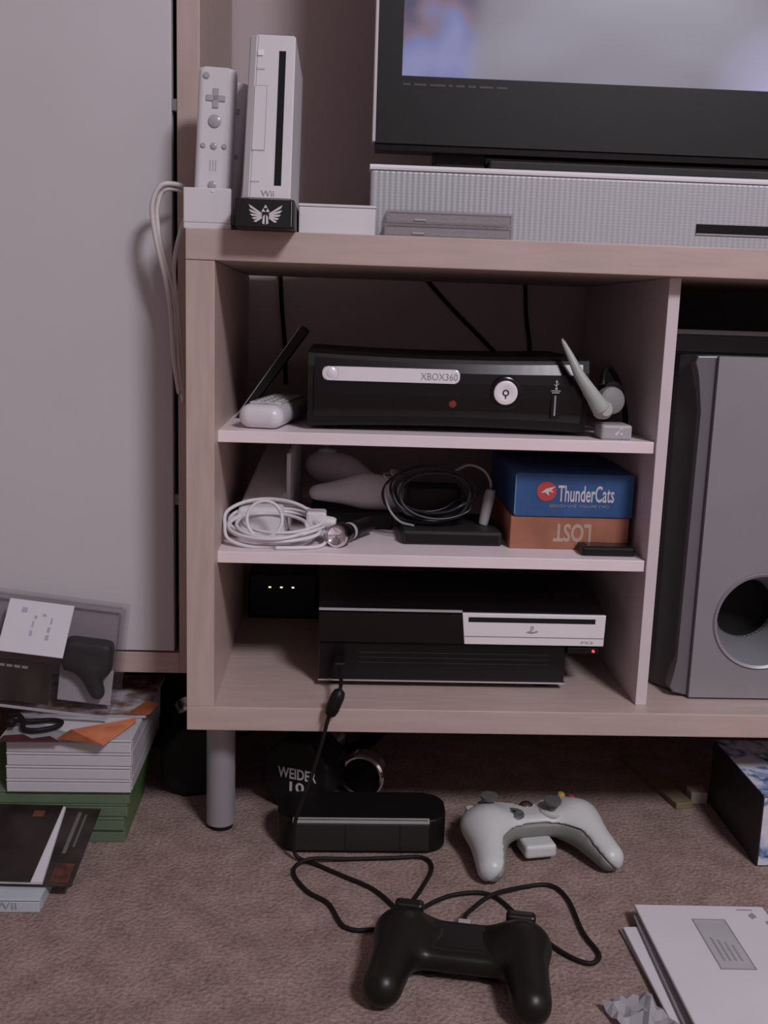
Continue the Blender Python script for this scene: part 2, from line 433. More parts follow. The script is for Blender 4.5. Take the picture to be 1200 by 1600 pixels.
def sdf_mesh(name, f, lo, hi, step):
    lo = np.array(lo, float); n = np.ceil((np.array(hi)-lo)/step).astype(int)+1
    g = np.stack(np.meshgrid(*[lo[i]+step*np.arange(n[i]) for i in range(3)], indexing='ij'), -1)
    V = f(g); S = V < 0
    corners = [(i, j, k) for i in (0, 1) for j in (0, 1) for k in (0, 1)]
    c = n-1
    sub = lambda A, o: A[o[0]:o[0]+c[0], o[1]:o[1]+c[1], o[2]:o[2]+c[2]]
    cnt = sum(sub(S, o).astype(int) for o in corners); act = (cnt > 0) & (cnt < 8)
    acc = np.zeros(tuple(c)+(3,)); num = np.zeros(tuple(c))
    for o in corners:
        for ax in range(3):
            if o[ax]: continue
            o2 = list(o); o2[ax] = 1
            va, vb = sub(V, o), sub(V, o2); x = (va < 0) != (vb < 0)
            t = np.where(x, va/np.where(x, va-vb, 1), 0)
            p = np.zeros(tuple(c)+(3,)); p[...] = o; p[..., ax] += t
            acc += p*x[..., None]; num += x
    idx = -np.ones(tuple(c), int); ii = np.argwhere(act); idx[act] = np.arange(len(ii))
    vs = lo+step*(ii+acc[act]/num[act][:, None])
    faces = []
    for ax in range(3):
        b1, b2 = (ax+1) % 3, (ax+2) % 3
        sl = [slice(None)]*3; sl2 = [slice(None)]*3; sl[ax] = slice(0, -1); sl2[ax] = slice(1, None)
        x = np.argwhere(S[tuple(sl)] != S[tuple(sl2)])
        x = x[(x[:, b1] > 0) & (x[:, b2] > 0) & (x[:, b1] < n[b1]-1) & (x[:, b2] < n[b2]-1)]
        for e in x:
            q = []
            for d1, d2 in ((-1, -1), (0, -1), (0, 0), (-1, 0)):
                cc = e.copy(); cc[b1] += d1; cc[b2] += d2; q.append(idx[tuple(cc)])
            if not S[tuple(e)]: q.reverse()
            faces.append([int(v) for v in q])
    me = bpy.data.meshes.new(name); me.from_pydata(vs.tolist(), [], faces); me.update()
    return me

def sdf(name, f, lo, hi, step, m, parent=None):
    me = sdf_mesh(name, f, lo, hi, step)
    bm = bmesh.new(); bm.from_mesh(me)
    bmesh.ops.smooth_vert(bm, verts=bm.verts, factor=0.5, use_axis_x=True, use_axis_y=True, use_axis_z=True)
    bmesh.ops.recalc_face_normals(bm, faces=bm.faces)
    bm.to_mesh(me); bm.free()
    return link(name, me, m, parent, smooth=True)

def copy_thing(root, loc, rot=None, label=None):
    r = root.copy(); COL.objects.link(r); r.location = loc
    if rot is not None: r.rotation_euler = rot
    if label: r['label'] = label
    for ch in list(root.children):
        c = ch.copy(); COL.objects.link(c); c.parent = r
        for gch in ch.children:
            d = gch.copy(); COL.objects.link(d); d.parent = c
    return r

# ------------------------------------------------------------------ the room
WALL_Y = 0.447
free()
struct(box('floor', (-1.7, 2.3, -3.3, WALL_Y, -0.05, 0.0), carpet, bev=0))
struct(box('ceiling', (-1.7, 2.3, -3.3, WALL_Y, 2.4, 2.45), ceil_m, bev=0))
struct(box('wall_back', (-1.7, 2.3, WALL_Y, WALL_Y+0.08, -0.05, 2.45), wall_m, bev=0))
struct(box('wall_left', (-1.78, -1.7, -3.3, WALL_Y, -0.05, 2.45), wall_m, bev=0))
struct(box('wall_right', (2.3, 2.38, -3.3, WALL_Y, -0.05, 2.45), wall_m, bev=0))
struct(box('wall_front', (-1.7, 2.3, -3.38, -3.3, -0.05, 2.45), wall_m, bev=0))

# ------------------------------------------------------------------ tall cabinet on the left
cf = 0.112
t = thing('tall_cabinet', 'tall cabinet with plain white door and birch frame, left of the TV stand', 'cabinet', (-0.45, cf, 0))
box('side_panel', (-0.025, -0.0005, cf, 0.44, 0.168, 1.95), birch_v, t, 0.001)
box('side_panel', (-0.90, -0.875, cf, 0.44, 0.168, 1.95), birch_v, t, 0.001)
box('bottom_rail', (-0.875, -0.025, cf, 0.42, 0.168, 0.193), birch, t, 0.001)
box('top_rail', (-0.875, -0.025, cf, 0.42, 1.925, 1.95), birch, t, 0.001)
box('back_panel', (-0.875, -0.025, 0.42, 0.44, 0.168, 1.95), black_p, t, 0)
d = box('door', (-0.872, -0.0305, cf-0.001, cf+0.017, 0.1955, 1.922), door_m, t, 0.0012)
for z in (0.37, 0.80, 1.6):
    box('hinge', (-0.0305, -0.0252, cf+0.002, cf+0.014, z, z+0.012), grey_p, d, 0.0005)
for x in (-0.85, -0.10):
    for y in (0.30, 0.40): box('foot', (x-0.025, x+0.025, y-0.02, y+0.02, 0, 0.168), black_p, t, 0.002)

# ------------------------------------------------------------------ TV stand
ZB, ZT, TS = 0.144, 0.670, 0.029
SW, SD = 1.20, 0.40
ZF = ZB+0.0265            # inner floor of the stand
t = thing('tv_stand', 'low birch TV stand with white shelves and round metal legs', 'TV stand', (0.6, 0.2, 0))
box('top_board', (0, SW, 0, SD, ZT-0.030, ZT), birch, t, 0.0008)
box('side_panel', (0, TS, 0.0003, SD, ZF, ZT-0.0305), birch_v, t, 0.0006)
box('side_panel', (SW-TS, SW, 0.0003, SD, ZF, ZT-0.0305), birch_v, t, 0.0006)
box('bottom_board', (0, SW, 0, SD, ZB, ZF), birch, t, 0.0008)
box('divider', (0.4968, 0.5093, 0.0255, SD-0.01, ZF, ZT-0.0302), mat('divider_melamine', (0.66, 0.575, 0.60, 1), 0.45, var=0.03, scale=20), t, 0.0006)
box('back_panel', (0.5095, SW-TS, SD-0.006, SD-0.001, ZF, ZT-0.0302), mat('shade_backing', (0.045, 0.038, 0.036, 1), 0.7, var=0.1), t, 0)  # dark panel added to keep the right compartment in deep shade
for z in (0.467, 0.336):
    box('shelf', (TS, 0.4962, 0.030, SD-0.02, z-0.0125, z), shelf_m, t, 0.0006)
for x in (0.030, SW-0.03):
    for y in (0.062, SD-0.06):
        l = lathe('leg', [(0, 0.006), (0.0165, 0.006), (0.0165, ZB)], (x, y, 0), (0, 0, 1), alu, t)
        lathe('foot_pad', [(0, 0), (0.014, 0), (0.015, 0.0065), (0, 0.0065)], (x, y, 0), (0, 0, 1), black_r, l)

# ------------------------------------------------------------------ home cinema bar and TV
sy = 0.17
t = thing('sound_bar', 'long silver home cinema bar with fine mesh front, under the TV', 'sound bar', (0.6, 0.26, ZT))
box('body', (0.190, 1.02, sy+0.012, 0.36, ZT, 0.7575), silver_p, t, 0.004)
box('mesh_front', (0.186, 1.02, sy, sy+0.014, ZT+0.002, 0.7555), grille_m, t, 0.003, 3)
prism('top_trim', [(sy-0.001, 0.7555), (sy-0.002, 0.758), (sy+0.001, 0.7612), (sy+0.007, 0.7622), (sy+0.03, 0.7605), (sy+0.03, 0.7555)], 'x', 0.185, 1.021, mat('highlight_silver', (0.95, 0.93, 0.96, 1), 0.3, 0.1, var=0.01), t)  # highlight along the rounded top put into the trim's near-white colour
s = box('disc_slot', (0.568, 0.80, sy-0.0012, sy+0.002, 0.6975, 0.7085), black_g, t, 0.0005)
box('slot_lip', (0.568, 0.80, sy-0.002, sy-0.001, 0.6962, 0.6978), lgrey_p, s, 0.0003)

ty = 0.185
tv_b = mat('tv_bezel_grey', (0.013, 0.013, 0.013, 1), 0.42, var=0.08, spec=0.3)
TX0, TX1, TZ0, TZ1 = 0.1905, 0.98, 0.7870, 1.33
t = thing('television', 'black flat TV with lit grey picture and thin silver edge', 'television', (0.6, 0.22, 0.7625))
bm = bmesh.new()
SX0, SX1, SZ0, SZ1 = 0.2188, 0.952, 0.8610, 1.285
add_box(bm, TX0, SX0, ty, ty+0.012, TZ0, TZ1); add_box(bm, SX1, TX1, ty, ty+0.012, TZ0, TZ1)
add_box(bm, SX0, SX1, ty, ty+0.012, TZ0, SZ0); add_box(bm, SX0, SX1, ty, ty+0.012, SZ1, TZ1)
link('bezel', bm_done(bm, 'bezel'), tv_b, t)
sc_ = box('screen', (SX0, SX1, ty+0.002, ty+0.010, SZ0, SZ1), screen_m, t, 0)
_d = Vector((SX0, 0, SZ0))-Vector((0.6, 0, 0.7625))
sc_.data.transform(Matrix.Translation(-_d)); sc_.location = _d
box('edge_trim', (TX0-0.0036, TX0, ty-0.001, ty+0.03, TZ0+0.001, TZ1+0.002), mat('trim_silver', (0.66, 0.64, 0.66, 1), 0.3, 0.4, var=0.02), t, 0.0008)
box('housing', (TX0+0.001, TX1-0.001, ty+0.012, ty+0.085, TZ0+0.001, TZ1-0.001), black_p, t, 0.004)
box('lower_lip', (TX0, TX1, ty+0.003, ty+0.03, TZ0-0.008, TZ0), black_g, t, 0.001)
box('neck', (0.262, 0.322, ty+0.02, ty+0.07, 0.7622, TZ0), black_p, t, 0.002)
box('foot_plate', (0.324, 0.90, ty+0.005, ty+0.13, 0.7622, 0.774), dgrey_p, t, 0.003)
bars = []
x = 0.220
for wd in (0.009, 0.014, 0.018, 0.004, 0.010, 0.009, 0.016, 0.012):
    bars.append([(x, 0), (x+wd, 0), (x+wd, 0.0026), (x, 0.0026)]); x += wd+0.004
flat('bezel_marking', bars, facing(0, ty-0.0002, 0.8505), mat('faint_marking', (0.050, 0.049, 0.052, 1), 0.5), t)

# ------------------------------------------------------------------ upright white console in its black stand
t = thing('console_stand', 'black stand block with white winged crest under the upright white console', 'stand', (0.081, 0.03, ZT))
hexa('block', [(0.0527, -0.036, ZT), (0.1092, -0.036, ZT), (0.1092, 0.145, ZT), (0.0527, 0.145, ZT),
               (0.0517, -0.032, 0.6972), (0.1087, -0.032, 0.6972), (0.1087, 0.145, 0.6972), (0.0517, 0.145, 0.6972)], black_p, t, 0.0012)
box('side_strip', (0.1056, 0.1063, -0.0358, -0.0335, ZT+0.002, 0.6955), gtext_m, t, 0.0002)
# winged crest: three triangles above, feathered wings at both sides, tail feathers below
cr = []
s3 = 0.0042
for ox, oy in ((0, 0.0052), (-s3/2, 0.0052-s3*0.87), (s3/2, 0.0052-s3*0.87)):
    cr.append([(ox-s3/2*0.9, oy), (ox+s3/2*0.9, oy), (ox, oy+s3*0.8)])
for sx in (-1, 1):
    for k, (ang, ln) in enumerate(((32, 0.0155), (18, 0.0135), (3, 0.0115), (-14, 0.0098), (-32, 0.0088))):
        a = math.radians(ang); c_, s_ = math.cos(a), math.sin(a); w = 0.00085
        x0_, y0_ = 0.0034, -0.0005-k*0.0008
        pts = [(0, -w), (ln*0.8, -w*1.3), (ln, w*0.9), (ln*0.75, w*1.1), (0, w*0.7)]
        pp = [(sx*(x0_+px*c_-py*s_), y0_+px*s_+py*c_) for px, py in pts]
        cr.append(pp if sx > 0 else pp[::-1])
    cr.append([(sx*0.0006, -0.001), (sx*0.0022, -0.0025), (sx*0.0030, -0.0092), (sx*0.0008, -0.0105)][::sx])
flat('crest', cr, facing(0.0812, -0.0343, 0.6835, up=(0, 0.147, 1)), ltext_m, t, label='white winged crest with three triangles')

def con_face(u, v, off=0.0):
    """point on the console's sloping front: u across 0..1, v up 0..1"""
    x0 = 0.0572+0.0061*v; x1 = 0.1044+0.0024*v
    return Vector((x0+(x1-x0)*u, -0.027+0.012*v-off, 0.6977+0.151*v))
t = thing('game_console', 'slim white game console standing upright in black stand on TV stand', 'game console', (0.081, 0.03, 0.6974))
bm = bmesh.new(); lo = []; hi = []
for L_, v in ((lo, 0.0), (hi, 1.0)):
    a, b = con_face(0, v), con_face(1, v)
    for p in ((a.x, a.y+0.006), (a.x+0.0075, a.y), (b.x, b.y), (b.x, 0.165), (a.x, 0.165)):
        L_.append(bm.verts.new((p[0], p[1], a.z if v else 0.6976)))
bm.faces.new(lo); bm.faces.new(hi)
for i in range(5): bm.faces.new((lo[i], lo[(i+1) % 5], hi[(i+1) % 5], hi[i]))
bmesh.ops.bevel(bm, geom=list(bm.edges), offset=0.0012, segments=2, affect='EDGES')
link('body', bm_done(bm, 'body'), white_p, t)
def on_face(name, u0, u1, v0, v1, m_, th=0.0006, bev=0.0):
    pts = [con_face(u, v, o) for o in (-0.001, th) for u, v in ((u0, v0), (u1, v0), (u1, v1), (u0, v1))]
    return hexa(name, pts, m_, t, bev)
on_face('disc_slot', 0.655, 0.80, 0.085, 0.905, hole_m, 0.0003)
on_face('power_button', 0.19, 0.31, 0.872, 0.905, mat('clear_button', (0.85, 0.85, 0.88, 1), 0.2), 0.0012, 0.0004)
on_face('reset_button', 0.20, 0.36, 0.79, 0.803, offwhite_p, 0.0007)
on_face('eject_button', 0.18, 0.36, 0.105, 0.116, offwhite_p, 0.0007)
e_ = on_face('memory_card_door', 0.17, 0.42, 0.30, 0.69, white_p, 0.0006)
pts = []
for u0, u1, v0, v1 in ((0.42, 0.432, 0.30, 0.69), (0.17, 0.432, 0.296, 0.300), (0.17, 0.432, 0.69, 0.694)):
    pts.append((u0, u1, v0, v1))
bm = bmesh.new()
for u0, u1, v0, v1 in pts:
    q = [bm.verts.new(con_face(u, v, o)) for o in (-0.0005, 0.0003) for u, v in ((u0, v0), (u1, v0), (u1, v1), (u0, v1))]
    for f in ((3, 2, 1, 0), (4, 5, 6, 7), (0, 1, 5, 4), (1, 2, 6, 5), (2, 3, 7, 6), (3, 0, 4, 7)): bm.faces.new([q[i] for i in f])
link('seam', bm_done(bm, 'seam'), gtext_m, e_)
p = con_face(0.53, 0.035, 0.0003)
text('logo', 'Wii', 0.0125, 0.0055, facing(p.x, p.y, p.z, up=(0, 0.075, 1)), gtext_m, t)

# ------------------------------------------------------------------ charging cradle with two remotes
t = thing('charging_cradle', 'white charging cradle holding remotes at the left corner of the TV stand', 'charger', (0.02, 0.06, ZT))
bm = bmesh.new()
add_box(bm, -0.0025, 0.0445, 0.004, 0.135, ZT, 0.676, 0.001)
add_box(bm, -0.0025, 0.0445, 0.004, 0.0155, 0.676, 0.7095, 0.001)
add_box(bm, -0.0025, 0.0015, 0.0155, 0.135, 0.676, 0.7095, 0.0008); add_box(bm, 0.0425, 0.0455, 0.0155, 0.135, 0.676, 0.700, 0.0008)
add_box(bm, 0.0015, 0.0425, 0.0545, 0.065, 0.676, 0.706, 0.0006); add_box(bm, 0.0015, 0.0425, 0.120, 0.135, 0.676, 0.70, 0.0008)
link('cradle', bm_done(bm, 'cradle'), white_p, t)
lathe('charge_light', [(0, 0.0), (0.0018, 0.0), (0.0014, 0.0008), (0, 0.001)], (0.026, 0.0042, 0.7065), (0, -1, 0), mat('pale_lens', (0.8, 0.8, 0.82, 1), 0.1), t, 12)

btn = mat('clear_grey_button', (0.42, 0.42, 0.45, 1), 0.25)
def make_remote():
    t = thing('game_remote', 'white game remote standing at the front of the charging cradle', 'remote', (0.0222, 0.035, 0.6768), (math.radians(-3.5), math.radians(2.0), 0), 'white game remotes in the cradle')
    prism('body', rrect(-0.0182, 0.0182, -0.015, 0.015, 0.006, 5), 'z', 0.0, 0.150, white_p, t, 0.003, 3)
    F = -0.015
    def disc(name, x, z, r, h=0.0014, m_=btn, n=20):
        return lathe(name, [(0, -0.001), (r, -0.001), (r, h*0.6), (r*0.8, h), (0, h)], (x, F, z), (0, -1, 0), m_, t, n)
    disc('power_button', -0.010, 0.1415, 0.0033)
    bm = bmesh.new(); add_box(bm, -0.0096, 0.0096, F-0.0013, F+0.001, 0.1175, 0.1235, 0.0006); add_box(bm, -0.0030, 0.0030, F-0.0013, F+0.001, 0.1110, 0.1300, 0.0006)
    link('direction_pad', bm_done(bm, 'direction_pad'), btn, t)
    disc('main_button', 0.0, 0.0985, 0.0064, 0.002)
    for x in (-0.0105, 0.0, 0.0105): disc('small_button', x, 0.0745, 0.0026 if x else 0.0034)
    for z in (0.052, 0.0545, 0.057, 0.0595, 0.062):
        for x in (-0.0028, 0.0, 0.0028): pass
    bm = bmesh.new()
    for x in (-0.0028, 0.0, 0.0028): add_box(bm, x-0.0005, x+0.0005, F-0.0002, F+0.001, 0.050, 0.061)
    link('speaker_slots', bm_done(bm, 'speaker_slots'), btn, t)
    for z in (0.0365, 0.0245): disc('number_button', 0.0, z, 0.0042)
    return t
rem = make_remote()
copy_thing(rem, (0.0235, 0.096, 0.6768), (math.radians(-3.5), math.radians(5.0), 0), 'white game remote standing behind the other, half hidden by the console')

# ------------------------------------------------------------------ small things on top of the stand
t = thing('plastic_box', 'low white plastic box on the TV stand right of the console', 'box', (0.148, 0.06, ZT))
box('base', (0.1105, 0.1885, 0.026, 0.15, ZT, 0.6975), white_p, t, 0.0012)
box('lid', (0.1100, 0.1890, 0.0255, 0.1505, 0.6978, 0.7005), white_p, t, 0.0008)
for k, (dx, lab) in enumerate(((0.0, 'smoky clear disc case lying under another in front of sound bar'), (0.0015, 'smoky clear disc case on top of another in front of sound bar'))):
    z0 = ZT+k*0.0132
    t = thing('disc_case', lab, 'disc case', (0.262, 0.08, z0), group='disc cases in front of the sound bar')
    x0, x1 = 0.1975+dx, 0.3275-dx*0.3
    bm = bmesh.new()
    add_box(bm, x0, x1, 0.012, 0.15, z0, z0+0.0022); add_box(bm, x0, x1, 0.012, 0.15, z0+0.0107, z0+0.0129)
    add_box(bm, x0, x0+0.002, 0.012, 0.15, z0+0.0022, z0+0.0107); add_box(bm, x1-0.002, x1, 0.012, 0.15, z0+0.0022, z0+0.0107)
    add_box(bm, x0+0.002, x1-0.002, 0.013, 0.0145, z0+0.0022, z0+0.0107)
    link('shell', bm_done(bm, 'shell'), smoke_m, t)
    box('tray', (x0+0.004, x1-0.004, 0.0148, 0.147, z0+0.0030, z0+0.0052), lgrey_p, t, 0.0004)
    box('booklet', (x0+0.004, x1-0.004, 0.0148, 0.147, z0+0.0075, z0+0.0100), lgrey_p, t, 0.0002)
    box('hinge_tab', (x0+0.028, x0+0.040, 0.0118, 0.0135, z0+0.003, z0+0.0050), lgrey_p, t, 0.0002)

# hanging white leads at the corner
t = thing('power_lead', 'white power leads looping down beside the left side of TV stand', 'cable', (-0.03, 0.07, 0.55))
tube('lead', [(-0.004, 0.085, 0.7125), (-0.010, 0.075, 0.717), (-0.022, 0.062, 0.7185), (-0.033, 0.058, 0.716), (-0.0405, 0.058, 0.704), (-0.0425, 0.058, 0.687), (-0.0375, 0.058, 0.655), (-0.029, 0.06, 0.620), (-0.0245, 0.062, 0.588), (-0.0235, 0.075, 0.54), (-0.0205, 0.090, 0.50)], 0.0026, cable_g, t)
tube('lead', [(-0.006, 0.087, 0.7095), (-0.014, 0.077, 0.7135), (-0.026, 0.064, 0.714), (-0.034, 0.064, 0.709), (-0.0375, 0.063, 0.698), (-0.0385, 0.062, 0.685), (-0.034, 0.06, 0.655), (-0.0255, 0.062, 0.622), (-0.020, 0.068, 0.590), (-0.0195, 0.078, 0.54), (-0.018, 0.092, 0.50)], 0.0026, cable_g, t)
tube('lead', [(-0.006, 0.10, 0.693), (-0.011, 0.078, 0.685), (-0.0175, 0.066, 0.660), (-0.0215, 0.064, 0.630), (-0.0185, 0.066, 0.596), (-0.0165, 0.082, 0.54), (-0.017, 0.095, 0.49)], 0.0025, cable_g, t)

# ------------------------------------------------------------------ top shelf: black console and neighbours
Z1 = 0.467
t = thing('game_console', 'black game console with chrome disc tray lying on the top shelf', 'game console', (0.275, 0.18, Z1))
XC, HW, YF, YBk = 0.2745, 0.1525, 0.058, 0.31
def half_h(u): return 0.0412-0.0035*(1-u*u)
bm = bmesh.new(); rows = []
NX = 24
zc = Z1+0.0035+0.0412
for i in range(NX+1):
    u = -1+2*i/NX; h = half_h(u); x = XC+HW*u
    prof = [(YF+0.010, -h), (YF+0.004, -h*0.93), (YF+0.001, -h*0.6), (YF, 0), (YF+0.001, h*0.6), (YF+0.004, h*0.93), (YF+0.010, h), (YBk, h), (YBk, -h)]
    rows.append([bm.verts.new((x, y, zc+z)) for y, z in prof])
n = 9
for p, q in zip(rows[:-1], rows[1:]):
    for k in range(n): bm.faces.new((p[k], p[(k+1) % n], q[(k+1) % n], q[k]))
bm.faces.new(rows[0]); bm.faces.new(rows[-1])
link('body', bm_done(bm, 'body'), black_p, t)
# glossy faceplate following the body's front
bm = bmesh.new(); rows = []
for i in range(NX+1):
    u = -0.955+1.91*i/NX; h = half_h(u)-0.003; x = XC+HW*u
    prof = [(YF+0.0035, -h*0.90), (YF-0.0006, -h*0.55), (YF-0.0026, -h*0.1), (YF-0.0026, h*0.3), (YF-0.0006, h*0.6), (YF+0.0035, h*0.93), (YF+0.008, h*0.93), (YF+0.008, -h*0.90)]
    rows.append([bm.verts.new((x, y, zc+z)) for y, z in prof])
for p, q in zip(rows[:-1], rows[1:]):
    for k in range(8): bm.faces.new((p[k], p[(k+1) % 8], q[(k+1) % 8], q[k]))
bm.faces.new(rows[0]); bm.faces.new(rows[-1])
link('faceplate', bm_done(bm, 'faceplate'), black_g, t)
fy = YF-0.003
tr = prism('disc_tray', rrect(0.1375, 0.2855, 0.5215, 0.5365, 0.0055, 5), 'y', fy-0.0018, fy+0.004, bright_s, t, 0.0012)
text('tray_lettering', 'XBOX360', 0.040, 0.0075, facing(0.263, fy-0.0019, 0.5285), gtext_m, tr)
lathe('eject_button', [(0, 0.0028), (0.0035, 0.0028), (0.0058, 0.0018), (0.0058, -0.003)], (0.1468, fy, 0.5295), (0, -1, 0), bright_s, t, 20)
lathe('button_ring', [(0.0078, 0.0012), (0.0082, 0.002), (0.0086, 0.0012), (0.0086, -0.003), (0.0078, -0.003), (0.0078, 0.0012)], (0.1468, fy, 0.5295), (0, -1, 0), black_g, t, 24)
pb = lathe('power_button', [(0, 0.0018), (0.006, 0.0020), (0.0095, 0.0034), (0.0128, 0.0024), (0.0132, 0.0), (0.0132, -0.004)], (0.336, fy, 0.5135), (0, -1, 0), bright_s, t, 32)
lathe('button_mark', [(0.0022, 0.0024), (0.0029, 0.0028), (0.0036, 0.0024), (0.0022, 0.0024)], (0.336, fy, 0.5135), (0, -1, 0), dgrey_p, pb, 20)
box('button_mark', (0.3354, 0.3366, fy-0.003, fy-0.0019, 0.507, 0.5115), dgrey_p, pb, 0.0002)
lathe('power_surround', [(0.0135, 0.0008), (0.0165, 0.0006), (0.0185, -0.001), (0.0185, -0.004)], (0.336, fy, 0.5135), (0, -1, 0), black_g, t, 32)
lathe('sensor_window', [(0, 0.0016), (0.003, 0.0013), (0.0042, 0.0), (0.0042, -0.003)], (0.2790, fy+0.0012, 0.4995), (0, -1, 0), mat('red_sensor', (0.20, 0.035, 0.02, 1), 0.15), t, 20)
box('usb_door', (0.3860, 0.3955, fy-0.0006, fy+0.003, 0.4865, 0.5155), black_g, t, 0.0006)
box('memory_slot', (0.3895, 0.3915, fy-0.0012, fy, 0.490, 0.512), gtext_m, t, 0.0002)
flat('usb_symbol', [circle(0.0, -0.004, 0.0014, 10), [(-0.0004, -0.004), (0.0004, -0.004), (0.0004, 0.003), (-0.0004, 0.003)], [(-0.0014, 0.003), (0.0014, 0.003), (0.0, 0.0055)], [(0.0, -0.001), (0.0022, 0.001), (0.0022, 0.0022), (0.0014, 0.0012)], [(0.0, -0.002), (-0.0024, 0.0), (-0.0024, 0.001), (-0.0014, 0.0002)]], facing(0.3912, fy-0.0004, 0.5235), ltext_m, t)
box('slot_trim', (0.3855, 0.396, fy-0.0009, fy+0.002, 0.5165, 0.5175), lgrey_p, t, 0.0002)
for x in (0.15, 0.40):
    for y in (0.09, 0.28): lathe('rubber_foot', [(0, 0), (0.008, 0), (0.008, 0.0045), (0, 0.0045)], (x, y, Z1), (0, 0, 1), black_r, t, 16)

# thin dark case leaning on the console's left end
t = thing('leaning_case', 'thin black case leaning against the left end of the black console', 'case', (0.045, 0.16, Z1), (0, 0, 0))
hexa('shell', [(-0.010, 0, 0.001), (-0.001, 0, 0.0), (-0.001, 0.13, 0.0), (-0.010, 0.13, 0.001), (0.064, 0, 0.108), (0.072, 0, 0.102), (0.072, 0.13, 0.102), (0.064, 0.13, 0.108)], black_p, t, 0.0006)
hexa('edge', [(-0.0108, -0.0006, 0.0018), (-0.0099, -0.0006, 0.0012), (-0.0099, 0.13, 0.0012), (-0.0108, 0.13, 0.0018), (0.0632, -0.0006, 0.1086), (0.0641, -0.0006, 0.108), (0.0641, 0.13, 0.108), (0.0632, 0.13, 0.1086)], gtext_m, t)  # grey strip paints the lit edge of the black case

# white media remote
t = thing('media_remote', 'chunky white media remote lying at the left of the top shelf', 'remote', (0.071, 0.045, Z1), (0, 0, math.radians(-9)))
sdf('body', lambda P: np.maximum(sd_box(P, (0, 0.085, 0.0135), (0.0245-0.0, 0.085, 0.0130), 0.0125), -(0.02-P[..., 2])*0-1), (-0.03, -0.008, -0.004), (0.03, 0.178, 0.032), 0.003, white_p, t)
box('key_panel', (-0.018, 0.018, 0.030, 0.155, 0.0255, 0.0272), offwhite_p, t, 0.0008)
for i, y in enumerate((0.040, 0.056, 0.072, 0.088, 0.104)):
    for x in (-0.010, 0.0, 0.010): lathe('key', [(0, 0.0014), (0.0028, 0.0012), (0.0034, 0), (0.0034, -0.001)], (x, y, 0.0272), (0, 0, 1), lgrey_p, t, 10)
box('slot', (-0.006, 0.006, 0.0195, 0.0225, 0.0245, 0.0268), grey_p, t, 0.0005)

# headset
t = thing('headset', 'white and black headset with long boom at the right of the top shelf', 'headset', (0.452, 0.07, Z1))
lathe('ear_pad', [(0, 0.012), (0.010, 0.012), (0.0145, 0.009), (0.0155, 0.004), (0.0145, -0.004), (0.010, -0.007), (0, -0.008)], (0.4525, 0.066, 0.5075), (0.25, -1, 0.1), mat('pad_grey', (0.26, 0.25, 0.25, 1), 0.6), t, 24)
tube('boom', [(0.3928, 0.050, 0.5727), (0.402, 0.044, 0.555), (0.4116, 0.040, 0.5364), (0.424, 0.039, 0.519), (0.434, 0.041, 0.506), (0.439, 0.042, 0.4994)], lambda s_: 0.0018+0.0080*min(1, s_*1.15)**0.9, mat('headset_grey', (0.42, 0.44, 0.42, 1), 0.45), t, n=12)
lathe('boom_joint', [(0, 0.010), (0.007, 0.009), (0.0105, 0.004), (0.0105, -0.004), (0.007, -0.008), (0, -0.009)], (0.4415, 0.047, 0.499), (0.25, -1, 0.1), MATS['headset_grey'], t, 20)
tube('head_band', [(0.449, 0.085, 0.523), (0.455, 0.10, 0.540), (0.466, 0.12, 0.540), (0.478, 0.125, 0.523), (0.484, 0.12, 0.502), (0.485, 0.11, 0.482), (0.480, 0.10, 0.4705)], 0.0032, black_p, t, n=8)
lathe('temple_pad', [(0, 0.006), (0.014, 0.006), (0.017, 0.0), (0.014, -0.006), (0, -0.006)], (0.463, 0.098, 0.512), (0.3, -1, 0.2), black_r, t, 24)
c_ = box('inline_control', (0.440, 0.474, 0.040, 0.075, Z1, Z1+0.0165), lgrey_p, t, 0.003, 3)
flat('control_mark', [[(-0.005, -0.004), (-0.002, -0.005), (0.001, 0.0), (-0.001, 0.001)], [(-0.001, 0.0), (0.004, 0.003), (0.0055, 0.006), (0.002, 0.0045)], [(0.001, -0.004), (0.004, -0.0045), (0.0045, -0.002), (0.002, -0.001)]], facing(0.459, 0.0396, Z1+0.0095), ltext_m, c_)

# ------------------------------------------------------------------ cables on the wall behind the top shelf
free()
for pts, lab in (([(0.066, 0.440, 0.672), (0.069, 0.440, 0.647), (0.072, 0.440, 0.60), (0.077, 0.440, 0.545), (0.079, 0.440, 0.49)], 'black cable hanging down the wall behind the leaning case'),
                 ([(0.262, 0.440, 0.665), (0.277, 0.440, 0.644), (0.315, 0.440, 0.605), (0.355, 0.440, 0.568), (0.385, 0.440, 0.54)], 'black cable running slantwise down the wall behind the black console'),
                 ([(0.415, 0.440, 0.675), (0.418, 0.440, 0.646), (0.422, 0.440, 0.60), (0.430, 0.440, 0.552), (0.432, 0.440, 0.50)], 'black cable hanging down the wall behind the headset')):
    solo(tube('wall_cable', pts, 0.003, black_r, n=8), pts[-1], lab, 'cable', 'cables on the wall')

